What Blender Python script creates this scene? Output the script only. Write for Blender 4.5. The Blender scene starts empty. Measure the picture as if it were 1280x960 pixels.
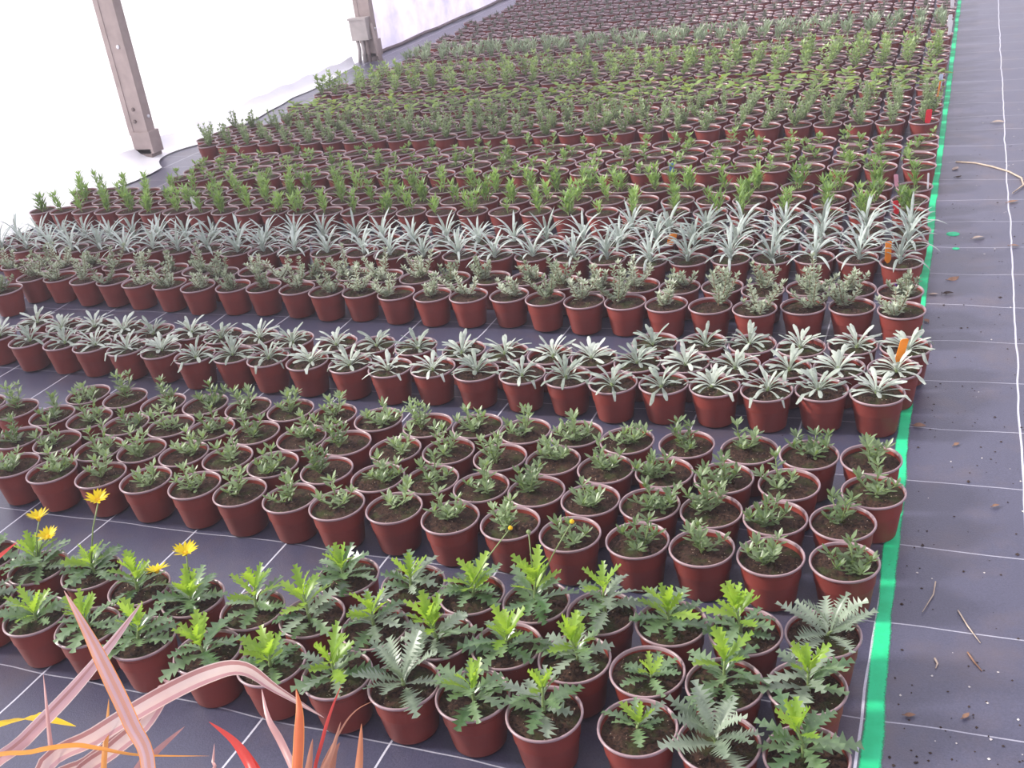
import bpy, math, random
from mathutils import Matrix, Vector

# ------------------------------------------------------------------ units
# every length below is given in pot widths (one pot rim = 12.5 cm); S turns them into metres
S = 0.125
C = bpy.context.scene.collection
scene = bpy.context.scene
R = random.Random(7)

# ------------------------------------------------------------------ camera
cam_d = bpy.data.cameras.new('camera')
cam = bpy.data.objects.new('camera', cam_d)
C.objects.link(cam)
cam_d.sensor_width = 36.0
cam_d.lens = 37.84
cam_d.clip_start = 0.05
cam_d.clip_end = 200
rx, ux, bx = (0.924204, 0.360574, -0.125828), (-0.054067, 0.4497, 0.891542), (0.378051, -0.817164, 0.43511)
cam.matrix_world = Matrix(((rx[0], ux[0], bx[0], 0), (rx[1], ux[1], bx[1], 0), (rx[2], ux[2], bx[2], 10.4068 * S), (0, 0, 0, 1)))
scene.camera = cam

# ------------------------------------------------------------------ sky, sun, exposure
w = bpy.data.worlds.new('sky')
scene.world = w
w.use_nodes = True
bg = w.node_tree.nodes['Background']
bg.inputs['Color'].default_value = (0.90, 0.86, 1.0, 1)
bg.inputs['Strength'].default_value = 0.92
sun_d = bpy.data.lights.new('sun', 'SUN')
sun_d.energy = 3.9
sun_d.angle = math.radians(9)
sun_d.color = (1.0, 0.95, 0.88)
sun = bpy.data.objects.new('sun', sun_d)
C.objects.link(sun)
sun.location = (-8, -2, 8)
sun_dir = Vector((-0.92, -0.20, 0.62))          # towards the sun: to the left, high, diffused by the film
sun.rotation_euler = sun_dir.to_track_quat('Z', 'Y').to_euler()
scene.view_settings.view_transform = 'Standard'
scene.view_settings.look = 'None'
scene.view_settings.gamma = 1.0
scene.view_settings.use_curve_mapping = False
scene.view_settings.exposure = 0.5
GLARE_DENSITY = 0.011            # per metre
scene.cycles.max_bounces = 8
scene.cycles.transparent_max_bounces = 8


# ------------------------------------------------------------------ materials
def mat(name):
    m = bpy.data.materials.new(name)
    m.use_nodes = True
    nt = m.node_tree
    return m, nt, nt.nodes['Principled BSDF'], nt.nodes['Material Output']


def nd(nt, typ, **kw):
    n = nt.nodes.new(typ)
    for k, v in kw.items():
        setattr(n, k, v)
    return n


def math_n(nt, op, a, b=None, clamp=False):
    n = nd(nt, 'ShaderNodeMath', operation=op, use_clamp=clamp)
    for i, v in enumerate((a, b)):
        if v is None:
            continue
        if isinstance(v, (int, float)):
            n.inputs[i].default_value = v
        else:
            nt.links.new(v, n.inputs[i])
    return n.outputs[0]


def ramp(nt, fac, stops):
    n = nd(nt, 'ShaderNodeValToRGB')
    while len(n.color_ramp.elements) < len(stops):
        n.color_ramp.elements.new(0.5)
    for e, (p, c) in zip(n.color_ramp.elements, stops):
        e.position = p
        e.color = (*c, 1) if len(c) == 3 else c
    nt.links.new(fac, n.inputs[0])
    return n.outputs[0]


def mixc(nt, fac, a, b):
    n = nd(nt, 'ShaderNodeMix', data_type='RGBA')
    for s, v in ((n.inputs[0], fac), (n.inputs[6], a), (n.inputs[7], b)):
        if isinstance(v, (int, float)):
            s.default_value = v
        elif isinstance(v, tuple):
            s.default_value = (*v, 1)
        else:
            nt.links.new(v, s)
    return n.outputs[2]


def noise(nt, scale, detail=3, rough=0.55, vec=None):
    n = nd(nt, 'ShaderNodeTexNoise')
    n.inputs['Scale'].default_value = scale
    n.inputs['Detail'].default_value = detail
    n.inputs['Roughness'].default_value = rough
    if vec is not None:
        nt.links.new(vec, n.inputs['Vector'])
    return n.outputs['Fac']


def objpos(nt):
    return nd(nt, 'ShaderNodeTexCoord').outputs['Object']


def worldpos(nt):
    return nd(nt, 'ShaderNodeNewGeometry').outputs['Position']


def bump(nt, b, h, strength, dist):
    n = nd(nt, 'ShaderNodeBump')
    n.inputs['Strength'].default_value = strength
    n.inputs['Distance'].default_value = dist
    nt.links.new(h, n.inputs['Height'])
    nt.links.new(n.outputs[0], b.inputs['Normal'])


def leaf_mat(name, dark, light, glow, translucency=0.35, rough=0.45, spec=0.5, nscale=60.0):
    """green leaf: two natural tones varied by noise and from plant to plant, with light passing through the blade"""
    m, nt, b, out = mat(name)
    f = noise(nt, nscale, 3, 0.6, worldpos(nt))
    r = nd(nt, 'ShaderNodeObjectInfo').outputs['Random']
    f2 = math_n(nt, 'ADD', math_n(nt, 'MULTIPLY', f, 0.9), math_n(nt, 'MULTIPLY', math_n(nt, 'SUBTRACT', r, 0.45), 0.45), True)
    col = ramp(nt, f2, [(0.22, dark), (0.72, light)])
    nt.links.new(col, b.inputs['Base Color'])
    b.inputs['Roughness'].default_value = rough
    b.inputs['Specular IOR Level'].default_value = spec
    t = nd(nt, 'ShaderNodeBsdfTranslucent')
    tc = mixc(nt, 0.6, col, glow)
    nt.links.new(tc, t.inputs['Color'])
    mx = nd(nt, 'ShaderNodeMixShader')
    mx.inputs[0].default_value = translucency
    nt.links.new(b.outputs[0], mx.inputs[1])
    nt.links.new(t.outputs[0], mx.inputs[2])
    nt.links.new(mx.outputs[0], out.inputs['Surface'])
    return m


def plain(name, col, rough=0.5, spec=0.5, var=0.15, scale=40.0):
    m, nt, b, out = mat(name)
    f = noise(nt, scale, 4, 0.6, objpos(nt))
    lo = tuple(c * (1 - var) for c in col)
    hi = tuple(min(1, c * (1 + var)) for c in col)
    nt.links.new(ramp(nt, f, [(0.3, lo), (0.7, hi)]), b.inputs['Base Color'])
    b.inputs['Roughness'].default_value = rough
    b.inputs['Specular IOR Level'].default_value = spec
    return m


# terracotta-coloured plastic, slightly different from pot to pot
def pot_material():
    m, nt, b, out = mat('terracotta_plastic')
    r = nd(nt, 'ShaderNodeObjectInfo').outputs['Random']
    f = noise(nt, 14.0, 4, 0.6, worldpos(nt))
    c = ramp(nt, math_n(nt, 'ADD', math_n(nt, 'MULTIPLY', f, 0.7), math_n(nt, 'MULTIPLY', r, 0.3)), [(0.3, (0.165, 0.024, 0.016)), (0.75, (0.235, 0.037, 0.025))])
    dust = ramp(nt, noise(nt, 45.0, 5, 0.7, worldpos(nt)), [(0.6, (0, 0, 0)), (0.8, (0.10, 0.10, 0.10))])
    c = mixc(nt, dust, c, (0.3, 0.2, 0.17))
    nt.links.new(c, b.inputs['Base Color'])
    b.inputs['Roughness'].default_value = 0.5
    b.inputs['Specular IOR Level'].default_value = 0.4
    return m


M = {}
M['pot'] = pot_material()
M['rim'] = plain('pale_rim_highlight', (0.33, 0.225, 0.24), 0.28, 0.6, 0.15, 30)  # rim plastic paled: its highlight is put into the colour


def soil_material(name, lo, hi, moss):
    m, nt, b, out = mat(name)
    p = worldpos(nt)
    f = noise(nt, 160.0, 6, 0.75, p)
    vc = nd(nt, 'ShaderNodeTexVoronoi')
    vc.inputs['Scale'].default_value = 210.0
    nt.links.new(p, vc.inputs['Vector'])
    f = math_n(nt, 'ADD', math_n(nt, 'MULTIPLY', f, 0.75), math_n(nt, 'MULTIPLY', vc.outputs['Color'], 0.25))
    c = ramp(nt, f, [(0.34, lo), (0.66, hi)])
    g = noise(nt, 26.0, 3, 0.6, p)
    c = mixc(nt, ramp(nt, g, [(0.5, (0, 0, 0)), (0.68, (moss, moss, moss))]), c, (0.05, 0.065, 0.02))
    v = nd(nt, 'ShaderNodeTexVoronoi')
    v.inputs['Scale'].default_value = 150.0
    nt.links.new(p, v.inputs['Vector'])
    sp = math_n(nt, 'MULTIPLY', math_n(nt, 'LESS_THAN', v.outputs['Distance'], 0.17), math_n(nt, 'GREATER_THAN', noise(nt, 60.0, 2, 0.5, p), 0.56))
    c = mixc(nt, sp, c, (0.42, 0.33, 0.24))
    nt.links.new(c, b.inputs['Base Color'])
    b.inputs['Roughness'].default_value = 0.95
    b.inputs['Specular IOR Level'].default_value = 0.15
    bump(nt, b, f, 1.0, 0.006)
    return m


M['soil'] = soil_material('peat_soil', (0.007, 0.005, 0.004), (0.095, 0.050, 0.034), 0.85)
M['soil_far'] = soil_material('peat_soil_far', (0.022, 0.014, 0.013), (0.085, 0.046, 0.040), 0.2)

M['daisy_old'] = leaf_mat('daisy_leaf_mature', (0.06, 0.13, 0.05), (0.20, 0.30, 0.15), (0.28, 0.48, 0.06), 0.28, 0.27, 0.8)
M['daisy_new'] = leaf_mat('daisy_leaf_young', (0.16, 0.30, 0.03), (0.34, 0.52, 0.07), (0.58, 0.82, 0.05), 0.45, 0.36, 0.5)
M['daisy_grey'] = leaf_mat('daisy_leaf_grey', (0.12, 0.17, 0.11), (0.32, 0.39, 0.29), (0.32, 0.44, 0.18), 0.25, 0.38, 0.6)
M['wallflower'] = leaf_mat('wallflower_leaf', (0.089, 0.146, 0.057), (0.308, 0.407, 0.209), (0.396, 0.594, 0.11), 0.32, 0.36, 0.6)
M['silver'] = leaf_mat('silver_leaf', (0.255, 0.313, 0.255), (0.61, 0.671, 0.586), (0.549, 0.634, 0.464), 0.25, 0.6, 0.4)
M['silver_b'] = leaf_mat('silver_blue_leaf', (0.274, 0.331, 0.296), (0.576, 0.648, 0.6), (0.54, 0.624, 0.504), 0.25, 0.6, 0.4)
M['shrub'] = leaf_mat('grey_shrub_leaf', (0.205, 0.257, 0.167), (0.567, 0.621, 0.486), (0.5, 0.6, 0.312), 0.28, 0.6, 0.4)
M['narrow'] = leaf_mat('narrow_green_leaf', (0.097, 0.194, 0.051), (0.3, 0.456, 0.144), (0.48, 0.72, 0.12), 0.38, 0.42, 0.5)
M['seedling'] = leaf_mat('seedling_leaf', (0.08, 0.148, 0.034), (0.264, 0.396, 0.132), (0.456, 0.66, 0.12), 0.35, 0.42, 0.5)
M['bush'] = leaf_mat('bush_leaf', (0.115, 0.167, 0.064), (0.338, 0.432, 0.243), (0.425, 0.6, 0.175), 0.32, 0.5, 0.5)
M['broad'] = leaf_mat('broad_leaf', (0.095, 0.178, 0.03), (0.312, 0.45, 0.112), (0.6, 0.812, 0.075), 0.40, 0.4, 0.5)
M['tall'] = leaf_mat('tall_herb_leaf', (0.148, 0.247, 0.062), (0.39, 0.52, 0.221), (0.55, 0.725, 0.175), 0.38, 0.45, 0.5)
M['sprig'] = leaf_mat('grey_sprig_leaf', (0.128, 0.167, 0.09), (0.351, 0.419, 0.257), (0.425, 0.525, 0.225), 0.3, 0.5, 0.5)
M['tuft'] = leaf_mat('grey_tuft_leaf', (0.161, 0.235, 0.136), (0.429, 0.52, 0.351), (0.475, 0.6, 0.312), 0.3, 0.5, 0.5)
M['dark'] = leaf_mat('dark_tuft_leaf', (0.073, 0.084, 0.057), (0.209, 0.209, 0.165), (0.264, 0.286, 0.154), 0.25, 0.5, 0.5)
M['stem'] = plain('green_stem', (0.20, 0.27, 0.10), 0.5, 0.4, 0.2)
M['brown_stem'] = plain('brown_stem', (0.19, 0.12, 0.07), 0.6, 0.3, 0.2)
M['petal'] = leaf_mat('yellow_petal', (0.80, 0.60, 0.01), (0.95, 0.82, 0.02), (0.95, 0.85, 0.02), 0.4, 0.5, 0.3)
M['disc'] = plain('flower_disc', (0.75, 0.45, 0.02), 0.7, 0.2, 0.2, 200)
M['orange_pink'] = leaf_mat('orange_pink_blade', (0.62, 0.27, 0.18), (0.76, 0.44, 0.35), (0.85, 0.36, 0.20), 0.4, 0.4, 0.5, 12)
M['pink'] = leaf_mat('pink_blade', (0.52, 0.28, 0.30), (0.70, 0.48, 0.49), (0.75, 0.40, 0.38), 0.3, 0.35, 0.6, 12)
M['pale'] = leaf_mat('pale_pink_blade', (0.68, 0.50, 0.47), (0.86, 0.76, 0.70), (0.88, 0.66, 0.52), 0.3, 0.4, 0.6, 14)
M['mauve'] = leaf_mat('mauve_blade', (0.38, 0.18, 0.17), (0.55, 0.32, 0.31), (0.65, 0.28, 0.23), 0.3, 0.4, 0.5, 14)
M['orange'] = leaf_mat('orange_blade', (0.75, 0.26, 0.05), (0.85, 0.45, 0.14), (0.9, 0.4, 0.05), 0.4, 0.4, 0.5, 14)
M['yellow'] = leaf_mat('yellow_blade', (0.80, 0.50, 0.03), (0.88, 0.62, 0.08), (0.95, 0.65, 0.03), 0.4, 0.4, 0.5, 14)
M['red'] = leaf_mat('red_blade', (0.58, 0.04, 0.03), (0.72, 0.11, 0.09), (0.85, 0.06, 0.04), 0.4, 0.35, 0.6, 14)
M['orange_red'] = leaf_mat('orange_red_blade', (0.55, 0.09, 0.03), (0.70, 0.20, 0.07), (0.85, 0.16, 0.03), 0.4, 0.4, 0.5, 14)
M['brown'] = leaf_mat('brown_blade', (0.30, 0.11, 0.07), (0.48, 0.24, 0.16), (0.55, 0.22, 0.10), 0.3, 0.5, 0.4, 14)
M['orange_brown'] = leaf_mat('orange_brown_blade', (0.48, 0.17, 0.08), (0.62, 0.30, 0.17), (0.7, 0.26, 0.10), 0.3, 0.45, 0.4, 14)
M['blade_edge'] = leaf_mat('orange_blade_edge', (0.85, 0.25, 0.05), (0.92, 0.42, 0.12), (0.95, 0.3, 0.05), 0.45, 0.4, 0.4, 14)


def floor_material():
    """dark woven ground cover: printed white grid lines, woven grain, brown soil stains"""
    m, nt, b, out = mat('woven_ground_cover')
    p = worldpos(nt)
    s = nd(nt, 'ShaderNodeSeparateXYZ')
    nt.links.new(p, s.inputs[0])
    wob = math_n(nt, 'MULTIPLY', math_n(nt, 'SUBTRACT', noise(nt, 3.2, 2, 0.5, p), 0.5), 0.16)
    X = math_n(nt, 'ADD', math_n(nt, 'DIVIDE', s.outputs[0], S), wob)
    wob2 = math_n(nt, 'MULTIPLY', math_n(nt, 'SUBTRACT', noise(nt, 2.6, 2, 0.5, p), 0.5), 0.22)
    Y = math_n(nt, 'ADD', math_n(nt, 'DIVIDE', s.outputs[1], S), wob2)

    def line(v, off, step, half):
        d = math_n(nt, 'ABSOLUTE', math_n(nt, 'SUBTRACT', math_n(nt, 'FRACT', math_n(nt, 'DIVIDE', math_n(nt, 'SUBTRACT', v, off - step * 100.5), step)), 0.5))
        return math_n(nt, 'LESS_THAN', d, half / step)
    right = math_n(nt, 'GREATER_THAN', X, -0.95)
    long_l = line(X, 1.425, 2.0464, 0.016)
    long_r = line(X, 1.20, 2.0464, 0.018)
    lng = math_n(nt, 'ADD', math_n(nt, 'MULTIPLY', long_r, right), math_n(nt, 'MULTIPLY', long_l, math_n(nt, 'SUBTRACT', 1.0, right)))
    crs = math_n(nt, 'MULTIPLY', line(Y, 11.04, 1.9532, 0.011), 0.6)
    thread = math_n(nt, 'ADD', 0.65, math_n(nt, 'MULTIPLY', noise(nt, 400.0, 1, 0.5, p), 0.5))
    lines = math_n(nt, 'MULTIPLY', math_n(nt, 'MAXIMUM', lng, crs), thread, True)
    f = noise(nt, 300.0, 3, 0.7, p)
    base = ramp(nt, f, [(0.3, (0.040, 0.041, 0.074)), (0.7, (0.072, 0.072, 0.124))])
    st = noise(nt, 5.0, 5, 0.65, p)
    base = mixc(nt, ramp(nt, st, [(0.5, (0, 0, 0)), (0.78, (0.6, 0.6, 0.6))]), base, (0.12, 0.085, 0.085))
    sp = noise(nt, 70.0, 4, 0.75, p)
    base = mixc(nt, ramp(nt, sp, [(0.68, (0, 0, 0)), (0.74, (0.8, 0.8, 0.8))]), base, (0.025, 0.018, 0.016))
    col = mixc(nt, lines, base, (0.62, 0.62, 0.70))
    nt.links.new(col, b.inputs['Base Color'])
    b.inputs['Roughness'].default_value = 0.36
    b.inputs['Specular IOR Level'].default_value = 0.95
    bump(nt, b, f, 0.35, 0.002)
    return m


def paint_material():
    m, nt, b, out = mat('sprayed_green_paint')
    p = worldpos(nt)
    s = nd(nt, 'ShaderNodeSeparateXYZ')
    nt.links.new(objpos(nt), s.inputs[0])
    sp = noise(nt, 90.0, 4, 0.75, p)
    col = ramp(nt, noise(nt, 25.0, 3, 0.6, p), [(0.3, (0.005, 0.52, 0.20)), (0.7, (0.02, 0.66, 0.29))])
    col = mixc(nt, ramp(nt, sp, [(0.66, (0, 0, 0)), (0.72, (1, 1, 1))]), col, (0.02, 0.03, 0.025))
    nt.links.new(col, b.inputs['Base Color'])
    b.inputs['Roughness'].default_value = 0.6
    at = nd(nt, 'ShaderNodeAttribute', attribute_name='edge').outputs['Fac']
    soft = math_n(nt, 'ADD', at, math_n(nt, 'MULTIPLY', math_n(nt, 'SUBTRACT', noise(nt, 260.0, 3, 0.7, p), 0.5), 0.9))
    a = ramp(nt, soft, [(0.2, (0, 0, 0)), (0.75, (1, 1, 1))])
    nt.links.new(a, b.inputs['Alpha'])
    return m


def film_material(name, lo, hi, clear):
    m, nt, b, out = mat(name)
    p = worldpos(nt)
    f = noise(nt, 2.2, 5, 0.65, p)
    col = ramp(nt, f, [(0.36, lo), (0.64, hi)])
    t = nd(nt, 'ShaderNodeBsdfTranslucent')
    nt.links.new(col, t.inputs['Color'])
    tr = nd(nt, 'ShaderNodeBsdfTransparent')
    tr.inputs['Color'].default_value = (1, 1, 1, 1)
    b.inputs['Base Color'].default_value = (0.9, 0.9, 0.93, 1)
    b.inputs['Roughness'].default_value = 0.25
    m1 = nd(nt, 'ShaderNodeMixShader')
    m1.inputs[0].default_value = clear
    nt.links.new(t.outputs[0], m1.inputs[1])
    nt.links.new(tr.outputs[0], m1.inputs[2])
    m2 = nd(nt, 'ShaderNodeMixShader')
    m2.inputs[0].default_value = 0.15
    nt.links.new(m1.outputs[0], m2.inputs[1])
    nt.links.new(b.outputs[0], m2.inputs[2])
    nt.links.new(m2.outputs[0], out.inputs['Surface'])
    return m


M['floor'] = floor_material()
M['paint'] = paint_material()
M['film'] = film_material('polythene_film', (0.86, 0.85, 0.94), (0.96, 0.96, 0.98), 0.42)
M['film_far'] = film_material('darker_polythene_film', (0.34, 0.32, 0.45), (0.60, 0.56, 0.72), 0.06)  # darker, less clear film used past the farther post
M['ground_glare'] = plain('white_ground_glare', (0.85, 0.85, 0.88), 0.3, 0.5, 0.05, 6)  # bright sheet colour in place of glare on the cloth
M['gravel'] = plain('pale_gravel', (0.62, 0.61, 0.60), 0.9, 0.2, 0.25, 30)
M['post'] = plain('weathered_post', (0.36, 0.29, 0.27), 0.6, 0.4, 0.22, 6)
M['post_dark'] = plain('post_base_timber', (0.20, 0.16, 0.15), 0.8, 0.3, 0.3, 14)
M['hole_light'] = plain('hole_light', (0.75, 0.75, 0.78), 0.35, 0.6, 0.1, 30)
M['plate'] = plain('grey_box', (0.42, 0.38, 0.36), 0.6, 0.4, 0.15, 10)
M['rail'] = plain('dark_base_rail', (0.19, 0.15, 0.155), 0.8, 0.3, 0.4, 8)
for n_, c_ in dict(tag_orange=(0.95, 0.28, 0.01), tag_red=(0.80, 0.01, 0.03), tag_white=(0.85, 0.84, 0.84), tag_blue=(0.12, 0.25, 0.65), tag_purple=(0.20, 0.06, 0.38),
                   tag_pink=(0.80, 0.38, 0.48), tag_pale_blue=(0.55, 0.62, 0.80)).items():
    M[n_] = plain(n_, c_, 0.4, 0.5, 0.06)
M['dead_leaf'] = plain('dead_leaf', (0.26, 0.15, 0.10), 0.8, 0.2, 0.35, 60)
M['pale_leaf'] = plain('pale_dead_leaf', (0.48, 0.38, 0.31), 0.8, 0.2, 0.25, 60)
M['straw'] = plain('straw', (0.52, 0.42, 0.33), 0.7, 0.3, 0.2, 60)
M['crumb'] = plain('soil_crumb', (0.055, 0.038, 0.032), 0.95, 0.1, 0.4, 80)
M['grit'] = plain('white_grit', (0.62, 0.58, 0.55), 0.8, 0.2, 0.2, 80)
M['paint_drop'] = plain('green_paint_drop', (0.02, 0.55, 0.25), 0.6, 0.4, 0.2, 60)


# ------------------------------------------------------------------ mesh helpers
class MB:
    """collects faces (in pot widths) and turns them into one mesh"""

    def __init__(self):
        self.v, self.f, self.m, self.mats = [], [], [], []

    def mi(self, name):
        if name not in self.mats:
            self.mats.append(name)
        return self.mats.index(name)

    def face(self, idx, mname):
        self.f.append(idx)
        self.m.append(self.mi(mname))

    def tube(self, pts, radii, mname, n=5, cap=True):
        pts = [Vector(p) for p in pts]
        base = len(self.v)
        k = len(pts)
        for i, p in enumerate(pts):
            t = (pts[min(i + 1, k - 1)] - pts[max(i - 1, 0)]).normalized()
            a = t.cross(Vector((0.31, 0.95, 0.1)))
            if a.length < 0.1:
                a = t.cross(Vector((1, 0, 0)))
            a.normalize()
            b = t.cross(a)
            r = radii[i] if isinstance(radii, (list, tuple)) else radii
            for j in range(n):
                q = 2 * math.pi * j / n
                self.v.append(p + a * (r * math.cos(q)) + b * (r * math.sin(q)))
        for i in range(k - 1):
            for j in range(n):
                self.face((base + i * n + j, base + i * n + (j + 1) % n, base + (i + 1) * n + (j + 1) % n, base + (i + 1) * n + j), mname)
        if cap:
            self.face(tuple(base + j for j in reversed(range(n))), mname)
            self.face(tuple(base + (k - 1) * n + j for j in range(n)), mname)

    def lathe(self, prof, mname, n=24, close=False, wob=None):
        base = len(self.v)
        k = len(prof)
        for (r, z) in prof:
            for j in range(n):
                q = 2 * math.pi * j / n
                dz = wob(q, r) if wob else 0
                self.v.append(Vector((r * math.cos(q), r * math.sin(q), z + dz)))
        for i in range(k if close else k - 1):
            i2 = (i + 1) % k
            for j in range(n):
                self.face((base + i * n + j, base + i * n + (j + 1) % n, base + i2 * n + (j + 1) % n, base + i2 * n + j), mname)
        return base

    def box(self, lo, hi, mname, M4=None):
        base = len(self.v)
        for z in (lo[2], hi[2]):
            for x, y in ((lo[0], lo[1]), (hi[0], lo[1]), (hi[0], hi[1]), (lo[0], hi[1])):
                p = Vector((x, y, z))
                self.v.append(M4 @ p if M4 else p)
        for q in ((3, 2, 1, 0), (4, 5, 6, 7), (0, 1, 5, 4), (1, 2, 6, 5), (2, 3, 7, 6), (3, 0, 4, 7)):
            self.face(tuple(base + i for i in q), mname)

    def leaf(self, P, az, el, L, W, droop, fold, prof, n, mname, sway=0.0, roll=0.0):
        """a blade whose midrib leaves P at azimuth az and elevation el, bending down by droop along its length"""
        P = Vector(P)
        base = len(self.v)
        p = P.copy()
        for i in range(n + 1):
            t = i / n
            e = el - droop * t
            a = az + sway * t
            d = Vector((math.cos(a) * math.cos(e), math.sin(a) * math.cos(e), math.sin(e)))
            side = Vector((-math.sin(a), math.cos(a), 0))
            up = d.cross(side) * -1
            if roll:
                c, s_ = math.cos(roll), math.sin(roll)
                side, up = side * c + up * s_, up * c - side * s_
            hw = W * 0.5 * prof(t)
            lift = hw * fold
            self.v.append(p + side * hw + up * lift)
            self.v.append(p.copy())
            self.v.append(p - side * hw + up * lift)
            p = p + d * (L / n)
        for i in range(n):
            b = base + i * 3
            self.face((b, b + 1, b + 4, b + 3), mname)
            self.face((b + 1, b + 2, b + 5, b + 4), mname)
        return p

    def settle(self, grow):
        """grows a plant about the soil and keeps its leaves off the pot: they lie on the soil and hang over the rim"""
        for v in self.v:
            v.x *= grow
            v.y *= grow
            v.z = 0.66 + (v.z - 0.66) * grow
            r = math.hypot(v.x, v.y)
            if r < 0.53:
                lo = 0.70 if r < 0.36 else 0.70 + 0.095 * min(1.0, (r - 0.36) / 0.08)
                if v.z < lo and (r > 0.12 or v.z < 0.62):
                    v.z = lo + (v.z - lo) * 0.04
        return self

    def build(self, name):
        me = bpy.data.meshes.new(name)
        me.from_pydata([tuple(v * S) for v in self.v], [], self.f)
        for n in self.mats:
            me.materials.append(M[n])
        me.polygons.foreach_set('material_index', self.m)
        me.polygons.foreach_set('use_smooth', [True] * len(self.f))
        me.update()
        return me


def lance(t):
    return max(0.0, math.sin(math.pi * min(1, t) ** 0.8)) * 0.96 + (0.10 * (1 - t))


def strap(t):
    return (0.55 + 0.45 * min(1, t * 3)) * (1 if t < 0.7 else max(0.04, 1 - ((t - 0.7) / 0.3) ** 2))


def spoon(t):
    return 0.38 + 0.62 * math.sin(min(1, max(0, (t - 0.25) / 0.75)) * math.pi * 0.62) if t < 0.93 else 0.45


def obov(t):
    return 0.16 + 0.84 * max(0, math.sin(math.pi * t ** 1.5)) if t < 0.97 else 0.2


def link(name, data, parent=None):
    o = bpy.data.objects.new(name, data)
    C.objects.link(o)
    if parent is not None:
        o.parent = parent
    return o


def thing(name, label, cat, loc=(0, 0, 0), group=None, data=None, rotz=0.0):
    o = bpy.data.objects.new(name, data)
    C.objects.link(o)
    o.location = Vector(loc) * S
    o.rotation_euler = (0, 0, rotz)
    o['label'] = label
    o['category'] = cat
    if group:
        o['group'] = group
    return o


def struct(name, data, label=None):
    o = link(name, data)
    o['kind'] = 'structure'
    if label:
        o['label'] = label
    return o


UNITS = 'first second third fourth fifth sixth seventh eighth ninth tenth eleventh twelfth thirteenth fourteenth fifteenth sixteenth seventeenth eighteenth nineteenth'.split()
TENS = {20: ('twentieth', 'twenty'), 30: ('thirtieth', 'thirty'), 40: ('fortieth', 'forty')}


def ordinal(n):
    if n < 20:
        return UNITS[n - 1]
    t, u = n // 10 * 10, n % 10
    return TENS[t][0] if u == 0 else TENS[t][1] + '-' + UNITS[u - 1]


# ------------------------------------------------------------------ the setting
def hill(x, y):
    """the cloth does not lie quite flat"""
    return 0.012 * math.sin(x * 1.7 + y * 0.6) + 0.010 * math.sin(y * 1.3 - x * 0.8) + 0.008 * math.sin(x * 3.1 + 1.0) * math.sin(y * 2.3) - 0.03


def floor_mesh():
    mb = MB()
    nx, ny = 110, 180
    x0, x1, y0, y1 = -36.9, 8.0, 0.5, 110.0
    for j in range(ny + 1):
        for i in range(nx + 1):
            x, y = x0 + (x1 - x0) * i / nx, y0 + (y1 - y0) * (j / ny) ** 1.5
            mb.v.append(Vector((x, y, hill(x, y))))
    for j in range(ny):
        for i in range(nx):
            a = j * (nx + 1) + i
            mb.face((a, a + 1, a + nx + 2, a + nx + 1), 'floor')
    return mb.build('floor')


struct('floor', floor_mesh(), 'dark violet-grey woven ground cover with white grid lines')

mb = MB()
for x, y in ((-160, -40), (-36.7, -40), (-36.7, 200), (-160, 200)):
    mb.v.append(Vector((x, y, -0.3)))
mb.face((0, 1, 2, 3), 'gravel')
struct('ground_outside', mb.build('ground_outside'), 'pale ground outside the polythene wall')


def stripe_mesh():
    """the sprayed line: its edges wander and fade"""
    mb = MB()
    rr = random.Random(5)
    ys = [6 + 0.25 * i for i in range(420)]
    cols = (0.0, 0.22, 0.5, 0.78, 1.0)
    wl = wr = 0
    edge = []
    for y in ys:
        t = min(1, max(0, (y - 10) / 8))
        wl = wl * 0.8 + rr.uniform(-0.012, 0.012)
        wr = wr * 0.8 + rr.uniform(-0.014, 0.014)
        L = -0.79 - 0.08 * t + wl - 0.035
        Rr = -0.575 - 0.13 * t + wr + 0.035
        for c in cols:
            x = L + (Rr - L) * c
            mb.v.append(Vector((x, y, max(hill(x, y), hill(x + 0.1, y), hill(x - .1, y)) + 0.010)))
            edge.append(0.0 if c in (0.0, 1.0) else 1.0)
    k = len(cols)
    for j in range(len(ys) - 1):
        for i in range(k - 1):
            a = j * k + i
            mb.face((a, a + 1, a + k + 1, a + k), 'paint')
    me = mb.build('trim_1')
    at = me.attributes.new('edge', 'FLOAT', 'POINT')
    at.data.foreach_set('value', edge)
    return me


struct('trim_1', stripe_mesh(), 'bright green line sprayed along the edge of the walkway')


def film_mesh():
    mb = MB()
    rr = random.Random(11)
    ny, nz = 150, 26
    ph = [rr.uniform(0, 6) for _ in range(8)]
    for j in range(ny + 1):
        y = 1 + 105 * j / ny
        for i in range(nz + 1):
            z = -0.05 + 15 * i / nz
            wr = 0.10 * math.sin(y * 0.9 + z * 0.5 + ph[0]) + 0.06 * math.sin(y * 2.1 - z * 0.9 + ph[1]) + 0.05 * math.sin(y * 3.7 + z * 1.6 + ph[2])
            belly = 0.25 * math.sin(math.pi * ((y - 40) % 23.6) / 23.6)
            x = -36.45 - belly * min(1, z / 3) + 0.0015 * z * z + wr * min(1, 0.25 + z / 3)
            mb.v.append(Vector((x, y, z)))
    for j in range(ny):
        for i in range(nz):
            a = j * (nz + 1) + i
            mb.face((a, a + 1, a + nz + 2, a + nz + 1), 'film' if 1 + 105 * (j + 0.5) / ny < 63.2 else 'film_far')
    return mb.build('wall_left')


struct('wall_left', film_mesh(), 'white translucent polythene side wall of the growing tunnel')


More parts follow.
